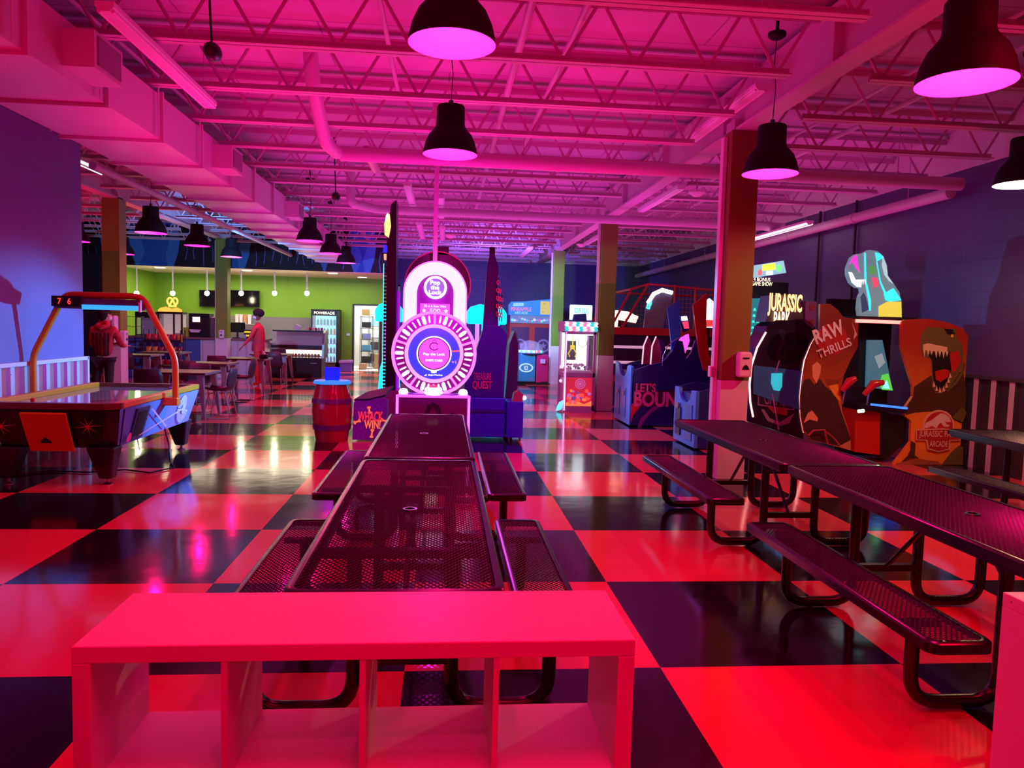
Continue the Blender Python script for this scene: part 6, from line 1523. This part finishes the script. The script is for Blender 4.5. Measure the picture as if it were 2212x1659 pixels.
# inside of the cabin
MB().box(-.35, .30, .55, .62, .02, 1.80).box(-.42, .35, .10, .62, 1.78, 1.86).build('cabin_shell', M('cabin_black', (.012, .008, .012), .3), t)
q0 = f6(208, 552); q1 = f6(492, 562)
MB().cyl((q0[0], .05, q0[1]), (q1[0], .05, q1[1]), .022, 10).build('red_light_bar', E('bar_red', (1, .12, .10), 4), t)
MB().prism([(*f6(395, 675)[:1], .45, f6(395, 675)[1]), (f6(475, 675)[0], .40, f6(475, 675)[1]), (f6(540, 1000)[0], .40, f6(540, 1000)[1]), (f6(385, 980)[0], .45, f6(385, 980)[1])], (0, .04, 0)).build('game_screen', E('jp_screen', (.03, .10, .14), .9), t)
art('screen_picture', t, (0, .395, 0), U, Z_, [(D6((450, 960), (470, 900), (510, 890), (530, 960), (540, 1000), (470, 995)), 0), (D6((470, 985), (500, 930), (520, 990)), 1), (D6((420, 780), (470, 760), (490, 820), (450, 860)), 2)], [E('scr_green', (.08, .5, .05), .9), E('scr_cyan', (.2, .7, .9), 1), E('scr_grey', (.18, .25, .28), .8)])
MB().prism([(f6(215, 1070)[0], -.05, f6(215, 1070)[1]), (f6(500, 1085)[0], -.05, f6(500, 1085)[1]), (f6(495, 1120)[0], -.05, f6(495, 1120)[1]), (f6(215, 1105)[0], -.05, f6(215, 1105)[1])], (0, .5, 0)).build('console', M('cabin_black', (), .3), t)
a_, b_ = f6(275, 1066), f6(497, 1090)
MB().cyl((a_[0], -.055, a_[1]), (b_[0], -.055, b_[1]), .014, 8).build('blue_light_strip', E('blue_strip', (.02, .10, 1), 2.5), t)
MB().py(D6((220, 1100), (375, 1125), (370, 1390), (215, 1370)), .1, .4).build('red_pedestal', M('pedestal_red', (.55, .02, .01), .35), t)
MB().py(D6((375, 1120), (540, 1150), (535, 1300), (420, 1420), (370, 1400)), .1, .45).build('dark_pedestal', black, t)
MB().cyl((f6(195, 1108)[0], -.06, f6(195, 1108)[1]), (f6(230, 1104)[0], -.06, f6(230, 1104)[1]), .022, 8).build('start_button', E('start_glow', (.5, .9, .6), 1.6), t)
gr = M('gun_red', (.55, .02, .03), .2, coat=.5)
for P, nm in (((245, 1010, 300, 940, 355, 930), 1), ((110, 985, 150, 925, 185, 905), 2)):
    a_, b_, c_ = f6(P[0], P[1]), f6(P[2], P[3]), f6(P[4], P[5])
    g = MB().tube([(a_[0], .0, a_[1]), (b_[0], -.03, b_[1]), (c_[0], -.05, c_[1])], [.030, .055, .032], 10).build('gun_body', gr, t, smooth=50)
    MB().tube([(b_[0]-.02, -.02, b_[1]-.02), (b_[0]-.01, 0, b_[1]-.11)], .02, 8).build('gun_grip', black, g, smooth=50)
    MB().cyl((b_[0], .05, b_[1]-.03), (b_[0]+.01, .12, b_[1]-.30), .014, 8).build('gun_mount', steel, g)
MB().tube([(fr_(*p)[0], -.02, fr_(*p)[1]) for p in [(650, 1440), (690, 1400), (775, 1395), (800, 1500)]], .012, 6).tube([(fr_(*p)[0], -.02, fr_(*p)[1]) for p in [(770, 1395), (850, 1460), (890, 1510)]], .010, 6).build('foot_rail', M('rail_red', (.4, .05, .06), .3), t)
# head shaped topper
tp = D6((215, 215), (240, 150), (270, 128), (320, 120), (350, 102), (400, 108), (440, 140), (462, 200), (468, 265), (500, 310), (540, 370), (553, 430), (555, 540), (400, 540), (290, 530), (282, 470), (290, 400), (305, 370), (300, 345), (270, 340), (235, 310), (215, 260))
g = MB().py(tp, .25, .33).build('head_topper', E('topper_grey', (.10, .16, .20), .9), t)
tl = [(D6((240, 150), (270, 130), (278, 200), (292, 250), (262, 215), (245, 180), (220, 195)), 0), (D6((215, 240), (240, 245), (262, 290), (300, 300), (298, 340), (268, 336), (236, 308)), 1), (D6((316, 120), (326, 122), (330, 300), (358, 420), (358, 485), (345, 485), (344, 430), (318, 290)), 2), (D6((385, 118), (415, 125), (440, 150), (395, 175)), 2), (D6((392, 175), (398, 178), (420, 300), (470, 410), (460, 420), (415, 310)), 2),
      (D6((440, 380), (500, 345), (550, 420), (480, 430), (450, 420)), 2), (D6((405, 460), (460, 430), (550, 430), (552, 540), (405, 538)), 3), (D6((362, 275), (400, 280), (405, 330), (375, 345)), 4), (D6((340, 210), (380, 200), (390, 250), (350, 260)), 5), (D6((290, 400), (310, 370), (325, 400), (345, 480), (300, 500)), 6),
      (D6((430, 140), (455, 200), (462, 265), (500, 320), (470, 300), (440, 260), (425, 200)), 7)]
for k in range(6): tl.append((D6((268+k*9, 290), (276+k*9, 290), (272+k*9, 325)), 1))
art('topper_picture', g, (0, .249, 0), U, Z_, tl, [E('tp_mag', (.8, .03, .5), 1.1), E('tp_white', (.75, .7, .7), 1.1), E('tp_cyan', (.02, .75, .9), 1.5), E('tp_gold', (.5, .45, .05), 1), E('tp_red', (.6, .05, .12), 1), E('tp_green', (.06, .22, .06), 1), E('tp_dark', (.02, .03, .08), 1), E('tp_pale', (.3, .45, .5), 1)])
MB().box(f6(300, 0)[0], f6(540, 0)[0], .24, .34, 1.78, f6(400, 535)[1]).build('topper_base', black, g)
# wall television
a_ = at(1790, 645, 10.8); b_ = at(1905, 700, 10.8)
t = thing('wall_screen', 'dark screen standing behind the dinosaur cabinet', 'screen', ((a_.x+b_.x)/2, 10.8, 0))
MB().box(a_.x-(a_.x+b_.x)/2, b_.x-(a_.x+b_.x)/2, 0, .08, b_.z-.3, a_.z).build('panel', mattb, t, bevel=.01)
MB().box(-.05, .05, .02, .07, 0, b_.z-.3).box(-.3, .3, -.15, .25, 0, .03).build('stand', black, t)
# wall conduits on the right wall
for y, l in ((13.1, 'dark conduit down the right wall beside the tall game'), (11.9, 'second dark conduit on the right wall, nearer'), (17.4, 'thin conduit on the right wall behind the cage')):
    tag(MB().cyl((0, 0, 0), (0, 0, 3.4), .022, 8).build('wall_conduit', M('dark_conduit', (.03, .02, .05), .5), loc=(XR-.04, y, .4)), l, 'conduit')
